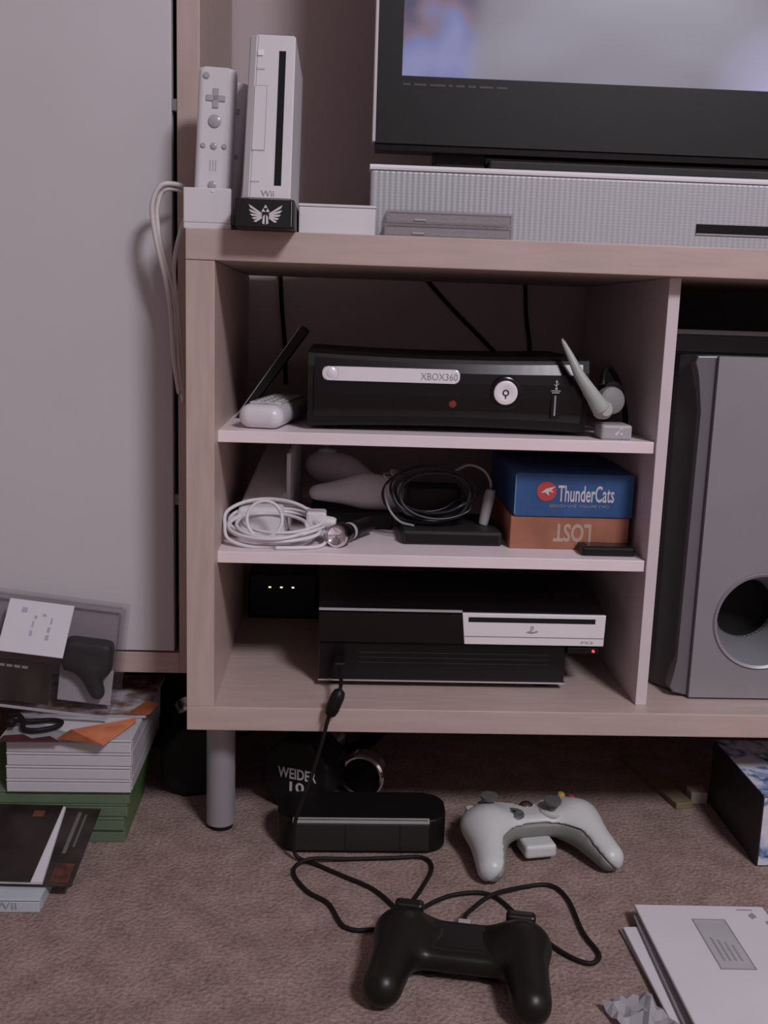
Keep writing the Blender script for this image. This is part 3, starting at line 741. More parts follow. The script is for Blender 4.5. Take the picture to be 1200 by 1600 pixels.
# ------------------------------------------------------------------ middle shelf
Z2 = 0.336
t = thing('white_case', 'long white plastic case on the middle shelf behind the white cable coil', 'case', (0.07, 0.2, Z2))
hexa('body', [(0.037, 0.10, Z2), (0.098, 0.10, Z2), (0.106, 0.34, Z2), (0.050, 0.34, Z2), (0.044, 0.10, 0.371), (0.095, 0.10, 0.371), (0.104, 0.34, 0.424), (0.062, 0.34, 0.424)], white_p, t, 0.004)
hexa('upright_panel', [(0.096, 0.15, Z2+0.001), (0.101, 0.15, Z2+0.001), (0.109, 0.345, Z2+0.001), (0.104, 0.345, Z2+0.001), (0.096, 0.15, 0.428), (0.101, 0.15, 0.428), (0.109, 0.345, 0.432), (0.104, 0.345, 0.432)], offwhite_p, t, 0.001)

def coil(name, cx, cy, cz, loops, R, r, m_, seed, parent=None, tilt=50, n=7, sq=0.62):
    """one cable wound into loose loops that lean back"""
    rd = random.Random(seed); pts = []
    for k in range(loops):
        Rk = R*rd.uniform(0.72, 1.0); tl = math.radians(tilt+rd.uniform(-16, 16)); yw = math.radians(rd.uniform(-18, 18))
        ox, oy, oz = rd.uniform(-0.008, 0.008), rd.uniform(-0.012, 0.012), rd.uniform(-0.003, 0.004)
        for j in range(12):
            a = 2*PI*j/12
            x, y = Rk*math.cos(a), Rk*sq*math.sin(a)
            p = Vector((x, y*math.cos(tl), y*math.sin(tl))); p.rotate(Euler((0, 0, yw)))
            p += Vector((cx+ox, cy+oy, cz+oz)); pts.append(p)
    return pts
zmin = lambda P, z: [Vector((p.x, p.y, max(p.z, z))) for p in P]
t = thing('white_cable_coil', 'loosely coiled white cable at the left of the middle shelf', 'cable', (0.085, 0.085, Z2))
P = zmin(coil('c', 0.086, 0.079, 0.3575, 6, 0.056, 0.002, None, 4, tilt=28, sq=0.72), Z2+0.0024)
P = [Vector((max(p.x, 0.0325), max(p.y, 0.035), p.z)) for p in P]
tube('coil', P, 0.0021, cable_w, t, sub=4)
tube('loop', [(0.077+0.0195*math.cos(a), 0.062+0.006*math.sin(a), 0.366+0.0195*math.sin(a)) for a in [2*PI*k/14+0.4 for k in range(15)]], 0.0021, cable_w, t, sub=4)
lathe('plug', [(0, 0.028), (0.006, 0.028), (0.0075, 0.024), (0.0075, 0.006), (0.004, 0.0), (0.0, 0.0)], (0.128, 0.085, 0.362), (1, -0.1, -0.12), cable_w, t, 16)
box('connector', (0.122, 0.145, 0.080, 0.105, 0.345, 0.372), white_p, t, 0.003)
tube('tail', [(0.132, 0.09, 0.350), (0.145, 0.075, 0.342), (0.138, 0.055, 0.3385), (0.115, 0.045, 0.3385), (0.09, 0.042, 0.3385)], 0.0021, cable_w, t)

# flashlight
t = thing('flashlight', 'small black flashlight with chrome bezel on the middle shelf', 'flashlight', (0.156, 0.06, Z2), (0, 0, math.radians(-28)))
dr = (0, 1, 0.0)
lathe('head', [(0.0118, 0.0), (0.013, 0.002), (0.013, 0.016), (0.0095, 0.024), (0, 0.024)], (0, 0, 0.0132), dr, black_g, t, 24)
lathe('bezel', [(0.0102, -0.001), (0.0128, -0.001), (0.0133, 0.0015), (0.0131, 0.004)], (0, 0, 0.0132), dr, chrome, t, 24)
lathe('reflector', [(0.0, 0.007), (0.004, 0.0055), (0.0102, -0.0003), (0.0104, 0.002), (0, 0.009)], (0, 0, 0.0132), dr, chrome, t, 24)
lathe('barrel', [(0.0, 0.024), (0.0095, 0.024), (0.0092, 0.040), (0.0098, 0.041), (0.0098, 0.046), (0.0092, 0.047), (0.0092, 0.083), (0, 0.085)], (0, 0, 0.0132), dr, black_p, t, 20)
lathe('collar', [(0.0098, 0.029), (0.0103, 0.030), (0.0103, 0.034), (0.0098, 0.035)], (0, 0, 0.0132), dr, lgrey_p, t, 20)

# nunchuks
def thumb_pad(loc, rot, lab):
    t = thing('thumbstick_controller', lab, 'controller', loc, rot, 'white thumbstick controllers')
    def f(P):
        d = smin(sd_ell(P, (0.03, 0, 0.024), (0.034, 0.021, 0.022)), sd_cone(P, (0.0, 0, 0.022), (-0.052, 0, 0.012), 0.019, 0.010), 0.02)
        return d
    sdf('body', f, (-0.072, -0.03, -0.006), (0.072, 0.03, 0.054), 0.004, white_p, t)
    lathe('thumb_stick', [(0.004, -0.006), (0.004, 0.004), (0.0085, 0.006), (0.009, 0.009), (0.005, 0.0095), (0, 0.0085)], (0.038, 0, 0.045), (0.2, 0, 1), lgrey_p, t, 18)
    lathe('stick_ring', [(0.011, 0.0), (0.0125, 0.002), (0.014, 0.0), (0.0125, -0.003), (0.011, 0.0)], (0.037, 0, 0.0448), (0.2, 0, 1), offwhite_p, t, 18)
    return t
thumb_pad((0.180, 0.196, Z2+0.0225), (math.radians(20), math.radians(8), math.radians(10)), 'white thumbstick controller lying in front of the other on the middle shelf')
thumb_pad((0.168, 0.275, Z2+0.030), (math.radians(10), math.radians(-6), math.radians(155)), 'white thumbstick controller half hidden behind the other on the middle shelf')
free()
solo(box('flat_box', (0.125, 0.225, 0.165, 0.335, Z2, Z2+0.020), black_p, bev=0.002), (0.17, 0.23, Z2), 'flat black box beneath the two white thumbstick controllers', 'box')

# flat dark drive with black cable coil on it
t = thing('disk_drive', 'flat dark grey drive box under the black cable coil', 'drive', (0.276, 0.14, Z2))
box('body', (0.232, 0.346, 0.085, 0.20, Z2, Z2+0.0165), dgrey_p, t, 0.003, 3)
box('front_plate', (0.236, 0.342, 0.0838, 0.086, Z2+0.003, Z2+0.0135), black_p, t, 0.0005)
t = thing('black_cable_coil', 'thin black cable wound in wide loops on the dark drive', 'cable', (0.275, 0.14, Z2+0.0165))
P = zmin(coil('c', 0.268, 0.124, 0.389, 6, 0.057, 0.002, None, 11, tilt=62, sq=0.64), Z2+0.0185)
tube('coil', P, 0.0017, mat('blue_black_cable', (0.020, 0.021, 0.026, 1), 0.35), t, sub=4)
tube('pale_strand', [(0.214, 0.118, 0.400), (0.212, 0.117, 0.388), (0.218, 0.113, 0.370), (0.230, 0.108, 0.358), (0.246, 0.105, 0.354)], 0.0014, mat('pale_cable', (0.30, 0.29, 0.30, 1), 0.4), t)
box('adapter', (0.238, 0.305, 0.145, 0.185, Z2+0.0168, Z2+0.058), black_p, t, 0.006, 3)
t = thing('white_plug', 'small white plug standing right of the black cable coil', 'plug', (0.333, 0.135, Z2+0.0166))
lathe('body', [(0, 0.0), (0.0055, 0.0005), (0.0062, 0.006), (0.0068, 0.034), (0.0055, 0.042), (0, 0.044)], (0.3295, 0.13, Z2+0.0166), (0.18, 0, 1), lgrey_p, t, 16)
tube('cord', [(0.337, 0.13, Z2+0.060), (0.336, 0.134, 0.405), (0.328, 0.14, 0.416), (0.312, 0.15, 0.420), (0.295, 0.16, 0.410)], 0.0015, lgrey_p, t)

# boxed sets
t = thing('box_set', 'rust brown box set with upside down title, under the blue one', 'box set', (0.42, 0.17, Z2), group='box sets')
box('sleeve', (0.3535, 0.4895, 0.078, 0.27, Z2, 0.3735), brown_m, t, 0.001)
text('title', 'LOST', 0.043, 0.0215, facing(0.4245, 0.0777, 0.3555, up=(0, 0, -1), right=(-1, 0, 0)), mat('tan_print', (0.46, 0.34, 0.27, 1), 0.6), t, bold=0.03, label='upside down title lettering')
t = thing('box_set', 'thick blue box set with round red emblem on the rust brown one', 'box set', (0.42, 0.17, 0.374), group='box sets')
box('sleeve', (0.3565, 0.4915, 0.076, 0.265, 0.374, 0.4235), blue_m, t, 0.001)
box('edge_highlight', (0.3562, 0.3575, 0.0757, 0.0770, 0.3765, 0.4215), mat('blue_edge_highlight', (0.13, 0.26, 0.42, 1), 0.5), t, 0)  # highlight on the sleeve's left edge, painted as a paler blue strip
flat('emblem', [circle(0, 0, 0.0112, 28)], facing(0.3920, 0.0757, 0.4030), red_m, t, label='round red emblem')
flat('emblem_streak', [[(-0.008, -0.002), (-0.002, 0.003), (0.009, 0.006), (0.004, 0.002), (0.007, -0.001), (0.001, 0.0), (0.002, -0.005), (-0.003, -0.001)]], facing(0.3930, 0.0753, 0.4030), ltext_m, t)
text('title', 'ThunderCats', 0.0640, 0.0190, facing(0.4372, 0.0757, 0.4010), ltext_m, t, bold=0.012)
text('subtitle', 'SEASON ONE  VOLUME TWO', 0.068, 0.0034, facing(0.4300, 0.0757, 0.3868), gtext_m, t)
t = thing('flat_device', 'small flat black device lying in front of the rust brown box set', 'device', (0.46, 0.06, Z2))
box('body', (0.430, 0.4895, 0.046, 0.075, Z2, Z2+0.0105), black_p, t, 0.0025, 3)
box('display', (0.436, 0.484, 0.050, 0.071, Z2+0.0104, Z2+0.0109), black_g, t, 0)

# ------------------------------------------------------------------ bottom compartment
t = thing('game_console', 'glossy black game console with chrome disc panel in the bottom compartment', 'game console', (0.3, 0.19, ZF))
PY = 0.065
prism('upper_shell', [(PY+0.004, 0.2235), (PY, 0.2260), (PY, 0.2600), (PY+0.004, 0.2640), (PY+0.05, 0.2735), (PY+0.13, 0.278), (PY+0.22, 0.273), (PY+0.262, 0.262), (PY+0.262, 0.2235)], 'x', 0.139, 0.4665, black_g, t, 0.001)
box('lower_shell', (0.1400, 0.4250, PY+0.006, PY+0.25, 0.1775, 0.2233), black_g, t, 0.002)
box('bottom_trim', (0.1395, 0.4255, PY+0.003, PY+0.012, 0.1778, 0.1800), chrome, t, 0.0005)
box('top_trim', (0.1390, 0.3020, PY-0.0008, PY+0.004, 0.2625, 0.2648), lgrey_p, t, 0.0006)
for i, z in enumerate((0.1995, 0.2055, 0.2115)): box('vent_line', (0.185, 0.405, PY+0.0054, PY+0.008, z, z+0.0012), dgrey_p, t, 0)
hexa('disc_panel', [(0.3055, PY-0.0022, 0.2262), (0.4660, PY-0.0022, 0.2262), (0.4660, PY+0.002, 0.2262), (0.3055, PY+0.002, 0.2262),
                    (0.3018, PY-0.0022, 0.2628), (0.4668, PY-0.0022, 0.2628), (0.4668, PY+0.002, 0.2628), (0.3018, PY+0.002, 0.2628)], bright_s, t, 0.0006)
box('disc_slot', (0.3090, 0.4548, PY-0.0026, PY, 0.2525, 0.2583), hole_m, t, 0.0003)
box('panel_reflection', (0.3057, 0.4658, PY-0.0026, PY, 0.2352, 0.2360), grey_p, t, 0)  # grey line paints a reflection across the chrome panel
text('logo', 'P', 0.0035, 0.0082, facing(0.3825, PY-0.0025, 0.2447), gtext_m, t)
flat('logo_base', [[(-0.0068, -0.0028), (0.0, -0.0042), (0.0070, -0.0022), (0.0062, -0.0008), (0.001, -0.0022), (-0.004, -0.0012)]], facing(0.3825, PY-0.0025, 0.2443), gtext_m, t)
text('lettering', 'PS3', 0.014, 0.0028, facing(0.4465, PY-0.0025, 0.2305), lgrey_p, t)
lathe('standby_light', [(0, 0.001), (0.0014, 0.0008), (0.0016, -0.002)], (0.4553, PY-0.0002, 0.2195), (0, -1, 0), led_r, t, 12)
box('light_panel', (0.4255, 0.462, PY+0.001, PY+0.02, 0.2160, 0.2234), black_g, t, 0.0006)
for x in (0.16, 0.40):
    for y in (0.09, 0.29): lathe('rubber_foot', [(0, 0), (0.009, 0), (0.009, 0.0072), (0, 0.0072)], (x, y, ZF), (0, 0, 1), black_r, t, 16)

t = thing('router', 'black router with three small green lights at the back left of bottom compartment', 'router', (0.085, 0.36, ZF))
box('body', (0.036, 0.134, 0.335, 0.395, ZF, 0.235), black_p, t, 0.004)
for x in (0.0665, 0.0825, 0.0985):
    box('indicator', (x-0.0018, x+0.0018, 0.3335, 0.336, 0.2150, 0.2168), led_g, t, 0.0004)
tube('antenna', [(0.128, 0.388, 0.232), (0.129, 0.389, 0.27), (0.130, 0.390, 0.315)], 0.0035, black_p, t)

# ------------------------------------------------------------------ right compartment: subwoofer
t = thing('subwoofer', 'tall silver subwoofer with round port in the right of the TV stand', 'speaker', (0.68, 0.22, ZF))
bm = bmesh.new()
def add_prism_z(bm, poly, z0, z1):
    lo = [bm.verts.new((p[0], p[1], z0)) for p in poly]; hi = [bm.verts.new((p[0], p[1], z1)) for p in poly]
    bm.faces.new(lo); bm.faces.new(hi); n = len(poly)
    for i in range(n): bm.faces.new((lo[i], lo[(i+1) % n], hi[(i+1) % n], hi[i]))
add_prism_z(bm, [(0.532, 0.126), (0.828, 0.126), (0.828, 0.385), (0.532, 0.385)], ZF+0.004, 0.5605)
add_prism_z(bm, [(0.532, 0.126), (0.532, 0.115), (0.536, 0.09), (0.553, 0.062), (0.566, 0.062), (0.566, 0.126)], ZF+0.004, 0.5605)
add_prism_z(bm, [(0.828, 0.126), (0.828, 0.115), (0.824, 0.09), (0.807, 0.062), (0.794, 0.062), (0.794, 0.126)], ZF+0.004, 0.5605)
add_box(bm, 0.566, 0.794, 0.062, 0.126, ZF+0.004, ZF+0.02); add_box(bm, 0.566, 0.794, 0.062, 0.126, 0.545, 0.5605)
link('cabinet', bm_done(bm, 'cabinet'), mat('cabinet_grey', (0.050, 0.046, 0.046, 1), 0.5, var=0.1), t)
# side bevel panels in darker silver, sweeping in toward the front plate
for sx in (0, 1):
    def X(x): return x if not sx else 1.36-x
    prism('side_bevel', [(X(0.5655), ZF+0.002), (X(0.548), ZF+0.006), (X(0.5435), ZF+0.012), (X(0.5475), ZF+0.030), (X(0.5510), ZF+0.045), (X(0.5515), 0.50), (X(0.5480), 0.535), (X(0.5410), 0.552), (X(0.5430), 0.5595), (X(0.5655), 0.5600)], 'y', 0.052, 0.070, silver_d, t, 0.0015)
# front plate with the port hole cut through
N_ = 40; cx_, cz_, ro, ri = 0.6415, 0.2645, 0.0575, 0.0385
bm = bmesh.new()
x0_, x1_, z0_, z1_ = 0.5645, 0.7955, ZF+0.0025, 0.5600
def ray_rect(a):
    dx, dz = math.cos(a), math.sin(a); c = []
    if dx > 1e-9: c.append((x1_-cx_)/dx)
    if dx < -1e-9: c.append((x0_-cx_)/dx)
    if dz > 1e-9: c.append((z1_-cz_)/dz)
    if dz < -1e-9: c.append((z0_-cz_)/dz)
    s_ = min(c); return cx_+dx*s_, cz_+dz*s_
angs = sorted([2*PI*k/N_ for k in range(N_)]+[math.atan2(z-cz_, x-cx_) % (2*PI) for x in (x0_, x1_) for z in (z0_, z1_)])
for (yy) in (0.046,):
    o1 = [bm.verts.new((*[ray_rect(a)[0]], yy, ray_rect(a)[1])) for a in angs]
    o0 = [bm.verts.new((ray_rect(a)[0], 0.066, ray_rect(a)[1])) for a in angs]
    i1 = [bm.verts.new((cx_+ro*math.cos(a), yy, cz_+ro*math.sin(a))) for a in angs]
    i0 = [bm.verts.new((cx_+ro*math.cos(a), 0.066, cz_+ro*math.sin(a))) for a in angs]
    L_ = len(angs)
    for k in range(L_):
        j = (k+1) % L_
        bm.faces.new((o1[k], o1[j], i1[j], i1[k])); bm.faces.new((o0[k], o0[j], o1[j], o1[k])); bm.faces.new((i1[k], i1[j], i0[j], i0[k]))
link('front_plate', bm_done(bm, 'front_plate'), silver_p, t)
lathe('port_ring', [(ro-0.001, -0.012), (ro, 0.002), (ro-0.002, 0.0045), (ro-0.005, 0.003), (ro-0.010, -0.010), (ri+0.002, -0.030), (ri-0.002, -0.060)], (cx_, 0.049, cz_), (0, -1, 0), silver_p, t, 48)
lathe('port_tube', [(ri-0.0015, -0.056), (ri-0.003, -0.074), (0, -0.074)], (cx_, 0.049, cz_), (0, -1, 0), hole_m, t, 40)
box('badge', (0.6390, 0.6620, 0.0452, 0.0465, 0.5365, 0.5400), dtext_m, t, 0.0002)
for x in (0.55, 0.81):
    for y in (0.10, 0.36): lathe('rubber_foot', [(0, 0), (0.01, 0), (0.01, 0.0045), (0, 0.0045)], (x, y, ZF), (0, 0, 1), black_r, t, 14)
t = thing('set_top_box', 'slim dark box lying on top of the silver subwoofer', 'box', (0.68, 0.22, 0.5608))
box('body', (0.517, 0.84, 0.085, 0.34, 0.5608, 0.588), dgrey_p, t, 0.002)
box('front_panel', (0.519, 0.838, 0.0835, 0.0855, 0.563, 0.580), black_g, t, 0.0005)
box('top_edge', (0.517, 0.84, 0.083, 0.087, 0.5822, 0.5875), grey_p, t, 0.0008)

# ------------------------------------------------------------------ floor: controllers
t = thing('game_controller', 'white wireless game controller with grey underside on the carpet', 'controller', (0.387, 0.008, 0), (0, 0, math.radians(10.5)))
def pad(P):
    d = sd_box(P, (0, 0.016, 0.0310), (0.052, 0.026, 0.0140), 0.011)
    for s_ in (-1, 1):
        d = smin(d, sd_ell(P, (s_*0.049, 0.014, 0.0310), (0.031, 0.031, 0.0180)), 0.012)
        d = smin(d, sd_cone(P, (s_*0.053, 0.004, 0.0300), (s_*0.0675, -0.0540, 0.0170), 0.0240, 0.0162), 0.014)
    return d
seam = lambda P: 0.0390+0.10*P[..., 1]-1.0*np.maximum(np.abs(P[..., 0])-0.047, 0)
LO, HI = (-0.098, -0.080, -0.006), (0.098, 0.060, 0.056)
ctl_w = mat('controller_white', (0.58, 0.60, 0.59, 1), 0.38, var=0.02)
sdf('upper_shell', lambda P: np.maximum(pad(P), seam(P)-P[..., 2]), LO, HI, 0.0032, ctl_w, t)
sdf('lower_shell', lambda P: np.maximum(pad(P)+0.0012, P[..., 2]-seam(P)+0.0003), LO, HI, 0.0032, mat('controller_grey', (0.20, 0.21, 0.19, 1), 0.5, var=0.04), t)
stick_m = mat('stick_grey', (0.10, 0.105, 0.10, 1), 0.55, var=0.05)
for x, y in ((-0.0450, 0.028), (0.023, 0.006)):
    s_ = lathe('thumb_stick', [(0.005, -0.002), (0.005, 0.008), (0.0098, 0.011), (0.0102, 0.0145), (0.006, 0.0155), (0, 0.0138)], (x, y, 0.0445), (0, -0.05, 1), stick_m, t, 20)
    lathe('stick_well', [(0.0105, 0.0), (0.0125, 0.0022), (0.0145, 0.0008), (0.0145, -0.004)], (x, y, 0.0445), (0, -0.05, 1), lgrey_p, s_, 20)
dp = lathe('direction_pad', [(0.0105, -0.004), (0.0125, 0.0005), (0.011, 0.0030), (0, 0.0018)], (-0.0225, 0.006, 0.0440), (0, 0, 1), stick_m, t, 20)
bm = bmesh.new(); add_box(bm, -0.0315, -0.0135, 0.0035, 0.0085, 0.0450, 0.0485, 0.0008); add_box(bm, -0.0250, -0.0200, -0.003, 0.015, 0.0450, 0.0485, 0.0008)
link('pad_cross', bm_done(bm, 'pad_cross'), stick_m, dp)
lathe('guide_button', [(0, 0.0034), (0.005, 0.0026), (0.0076, 0.0), (0.0076, -0.003)], (0.0, 0.026, 0.0445), (0, -0.1, 1), chrome, t, 18)
for (x, y, c_, nm) in ((0.047, 0.019, (0.10, 0.32, 0.08, 1), 'green'), (0.056, 0.028, (0.42, 0.05, 0.05, 1), 'red'), (0.038, 0.028, (0.05, 0.13, 0.40, 1), 'blue'), (0.047, 0.037, (0.50, 0.33, 0.06, 1), 'amber')):
    lathe('face_button', [(0, 0.0046), (0.0034, 0.004), (0.0046, 0.0018), (0.0046, -0.005)], (x, y, 0.0465), (0, 0, 1), mat('button_'+nm, c_, 0.25), t, 14)
for s_ in (-1, 1):
    box('shoulder_button', (s_*0.048-0.02, s_*0.048+0.02, 0.034, 0.046, 0.032, 0.040), ctl_w, t, 0.003)
    box('small_button', (s_*0.018-0.004, s_*0.018+0.004, 0.022, 0.025, 0.0440, 0.0460), lgrey_p, t, 0.0006)
box('headset_adapter', (-0.0185, 0.0185, -0.0270, 0.006, 0.0060, 0.0215), ctl_w, t, 0.004, 3)

t = thing('game_controller', 'black wired game controller lying face down with trailing cord on carpet', 'controller', (0.2803, -0.2086, 0))
ROT = Matrix.Rotation(math.radians(-10.6), 4, 'Z')
def local(o): o.data.transform(ROT); return o
O = Vector((0, 0, 0))
blk_c = mat('controller_black', (0.0075, 0.007, 0.005, 1), 0.38, var=0.1, spec=0.35)
def pad2(P):
    d = sd_box(P, (0, 0.004, 0.0200), (0.052, 0.031, 0.0105), 0.009)
    for s_ in (-1, 1):
        d = smin(d, sd_ell(P, (s_*0.053, 0.010, 0.0250), (0.028, 0.029, 0.0195)), 0.010)
        d = smin(d, sd_cone(P, (s_*0.0555, 0.004, 0.0270), (s_*0.0640, -0.064, 0.0200), 0.0215, 0.0180), 0.012)
    return d
local(sdf('body', pad2, (-0.096, -0.092, -0.004), (0.096, 0.052, 0.058), 0.0032, blk_c, t))
for s_ in (-1, 1):
    local(box('shoulder_button', (s_*0.053-0.015, s_*0.053+0.015, 0.030, 0.041, 0.016, 0.027), blk_c, t, 0.003, 3))
    local(box('trigger', (s_*0.053-0.014, s_*0.053+0.014, 0.030, 0.043, 0.029, 0.042), blk_c, t, 0.004, 3))
    local(lathe('thumb_stick', [(0.004, 0.014), (0.004, 0.006), (0.010, 0.005), (0.0105, 0.003), (0.006, 0.0005), (0, 0.001)], (s_*0.026, -0.008, 0), (0, 0, 1), black_r, t, 18))
local(prism('back_panel', rrect(-0.026, 0.026, -0.014, 0.024, 0.006, 4), 'z', 0.0285, 0.0312, black_p, t, 0.0006))
for s_ in (-1, 1):
    local(lathe('screw_hole', [(0, 0.0006), (0.0022, 0.0006), (0.0026, -0.004)], (s_*0.020, 0.017, 0.0312), (0, 0, 1), hole_m, t, 10))
local(box('cable_port', (-0.006, 0.006, 0.031, 0.038, 0.020, 0.029), lgrey_p, t, 0.001))
O = Vector((0.2803, -0.2086, 0))
za = 0.0032
cord = [(0.1635, 0.066, 0.2030), (0.1640, 0.052, 0.2040), (0.1655, 0.030, 0.198), (0.1655, 0.008, 0.197), (0.1645, -0.010, 0.197), (0.1600, -0.0125, 0.182), (0.1530, -0.0125, 0.1660), (0.1465, -0.0125, 0.137), (0.1340, -0.0140, 0.092), (0.1205, -0.0150, 0.051), (0.1175, -0.0155, 0.024), (0.1200, -0.0165, 0.008), (0.1290, -0.0200, za),
        (0.1430, -0.0285, za), (0.170, -0.050, za), (0.2025, -0.0761, za), (0.2230, -0.1080, za), (0.236, -0.1400, za), (0.228, -0.158, za),
        (0.2047, -0.1500, za), (0.186, -0.1515, za), (0.1732, -0.1452, za), (0.1674, -0.1327, za), (0.157, -0.1041, za), (0.1355, -0.0825, za), (0.1205, -0.0512, za), (0.1229, -0.0332, za+0.002), (0.1401, -0.0250, za+0.0045), (0.1785, -0.0170, za), (0.225, -0.0140, za), (0.2599, -0.0120, za), (0.2693, -0.034, za), (0.255, -0.075, za), (0.2385, -0.1110, za), (0.2340, -0.1320, za), (0.2410, -0.1420, za), (0.2460, -0.1270, za),
        (0.2519, -0.1137, za), (0.272, -0.096, za), (0.2907, -0.0861, za), (0.3157, -0.083, za), (0.3325, -0.0939, za), (0.3472, -0.1235, za), (0.3640, -0.1600, za), (0.3848, -0.1911, za), (0.4031, -0.2023, za), (0.4148, -0.1886, za), (0.4076, -0.153, za), (0.4056, -0.0958, za), (0.3928, -0.0678, za), (0.364, -0.0711, za), (0.3264, -0.0940, za+0.0045), (0.304, -0.1160, 0.006), (0.2925, -0.1450, 0.016), (0.2880, -0.1660, 0.022)]
tube('cord', cord, 0.0022, black_r, t, sub=6, n=8)
lathe('ferrite_bead', [(0.0022, 0), (0.0062, 0.003), (0.0076, 0.009), (0.0076, 0.024), (0.0062, 0.030), (0.0022, 0.033)], (0.1653, -0.0118, 0.1975), (-0.36, -0.02, -0.93), black_p, t, 18)
box('usb_plug', (0.1570, 0.1705, 0.042, 0.0705, 0.1985, 0.2085), black_p, t, 0.002)

# ------------------------------------------------------------------ floor: power brick, dumbbells
t = thing('power_brick', 'long black power brick lying on the carpet under the TV stand', 'power brick', (0.192, 0.04, 0))
prism('case', rrect(0.098, 0.288, 0.001, 0.070, 0.022, 7), 'z', 0.001, 0.0405, black_p, t, 0.003, 3)
box('front_plate', (0.116, 0.268, -0.0006, 0.003, 0.004, 0.0355), mat('brown_black_plastic', (0.022, 0.019, 0.017, 1), 0.45), t, 0.0008)
hexa('edge_highlight', [(0.116, -0.0008, 0.0362), (0.268, -0.0008, 0.0362), (0.268, 0.0035, 0.0405), (0.116, 0.0035, 0.0405), (0.116, -0.0014, 0.0375), (0.268, -0.0014, 0.0375), (0.268, 0.003, 0.0418), (0.116, 0.003, 0.0418)], grey_p, t)  # grey strip paints the highlight along the front top chamfer
for x in (0.174, 0.235): box('groove', (x, x+0.0015, -0.001, 0.001, 0.005, 0.035), hole_m, t, 0)

def dumbbell(loc, rz, lab, txt):
    t = thing('dumbbell', lab, 'dumbbell', loc, (0, 0, rz), 'dumbbells under the TV stand')
    R8 = 0.048
    def oc(r): return [(r*math.cos(PI/8+PI/4*k), 0.0445+r*math.sin(PI/8+PI/4*k)) for k in range(8)]
    for nm, a, b in (('front_weight', 0.0, 0.060), ('rear_weight', 0.175, 0.235)):
        prism(nm, oc(R8), 'y', a, b, black_r, t, 0.006, 3)
    lathe('handle', [(0.0125, 0.06), (0.0155, 0.09), (0.017, 0.1175), (0.0155, 0.145), (0.0125, 0.175)], (0, 0, 0.0445), (0, 1, 0), chrome, t, 24)
    for y in (0.061, 0.168): lathe('collar', [(0.013, y), (0.023, y), (0.023, y+0.006), (0.013, y+0.006)], (0, 0, 0.0445), (0, 1, 0), chrome, t, 24)
    if txt:
        text('lettering', 'WEIDER', 0.050, 0.0135, facing(0.004, -0.0004, 0.0480), ltext_m, t, bold=0.02, label='white maker lettering')
        text('weight_number', '10', 0.019, 0.0125, facing(0.004, -0.0004, 0.0315), ltext_m, t, bold=0.02)
    return t
dumbbell((0.113, 0.100, 0), math.radians(-22), 'black dumbbell with white lettering on its end behind the power brick', True)
dumbbell((-0.006, 0.135, 0), math.radians(12), 'plain black dumbbell on the carpet behind the metal leg', False)

t = thing('weight_plate', 'small black weight plate with chrome rim behind the power brick', 'weight', (0.197, 0.142, 0), (0, 0, math.radians(-18)))
lathe('plate', [(0, -0.008), (0.008, -0.008), (0.010, -0.004), (0.024, -0.004), (0.025, 0.012), (0, 0.012)], (0, 0, 0.0285), (0, 1, 0), black_r, t, 28)
lathe('rim', [(0.0235, -0.006), (0.0262, -0.0075), (0.0285, -0.005), (0.0285, 0.013), (0.0255, 0.014), (0.0245, 0.011)], (0, 0, 0.0285), (0, 1, 0), chrome, t, 32)

# ------------------------------------------------------------------ floor: right side
t = thing('printed_box', 'box with blue and white printed top and dark side, right of the controllers', 'box', (0.76, 0.06, 0))
box('carton', (0.634, 0.90, -0.020, 0.135, 0.001, 0.0835), mat('dark_carton', (0.022, 0.018, 0.024, 1), 0.5, var=0.2), t, 0.0008)
box('top_print', (0.6355, 0.90, -0.019, 0.134, 0.0830, 0.0842), camo, t, 0)
box('front_print', (0.6355, 0.90, -0.0208, -0.0195, 0.002, 0.0825), camo, t, 0)
box('top_flap', (0.690, 0.90, -0.010, 0.128, 0.0842, 0.0862), paper, t, 0.0005)
free()
solo(box('wood_slat', (-0.012, 0.012, -0.075, 0.075, 0, 0.008), tan_m, bev=0.0008, rot=Matrix.Rotation(math.radians(12), 3, 'Z')), (0, 0, 0), 'thin tan wood slat on the carpet left of the printed box', 'slat').location = (0.583, 0.19, 0)
solo(box('cream_block', (0.610, 0.631, 0.128, 0.150, 0, 0.016), cream_m, bev=0.002), (0.62, 0.14, 0), 'small cream block beside the dark side of the printed box', 'block')

def envelope(name, lab, x0, x1, y0, y1, z, rz, m_, window=False):
    t = thing(name, lab, 'envelope', ((x0+x1)/2, (y0+y1)/2, z), (0, 0, rz), 'envelopes in the pile of mail')
    w, h = (x1-x0)/2, (y1-y0)/2
    box('paper', (-w, w, -h, h, 0, 0.0035), m_, t, 0.0012)
    return t, w, h
envelope('envelope', 'grey white envelope at the bottom of the mail pile', 0.452, 0.582, -0.330, -0.142, 0.0005, math.radians(4), paper_g)
envelope('envelope', 'white envelope in the middle of the mail pile, sticking out left', 0.450, 0.585, -0.340, -0.148, 0.0043, math.radians(1.5), paper)
envelope('envelope', 'pale grey envelope just beneath the window envelope', 0.460, 0.588, -0.345, -0.136, 0.0085, math.radians(-1), paper_g)
t, w, h = envelope('envelope', 'white window envelope on top of the mail pile', 0.4635, 0.5945, -0.352, -0.1275, 0.0165, math.radians(-0.5), paper)
t.rotation_euler = (math.radians(-1.2), math.radians(0.5), math.radians(-0.5))
wx0, wx1, wy0, wy1 = -0.0145, 0.0165, 0.005, 0.085
box('window', (wx0, wx1, wy0, wy1, 0.0034, 0.0038), mat('glassine', (0.46, 0.46, 0.47, 1), 0.25), t, 0)
bm = bmesh.new()
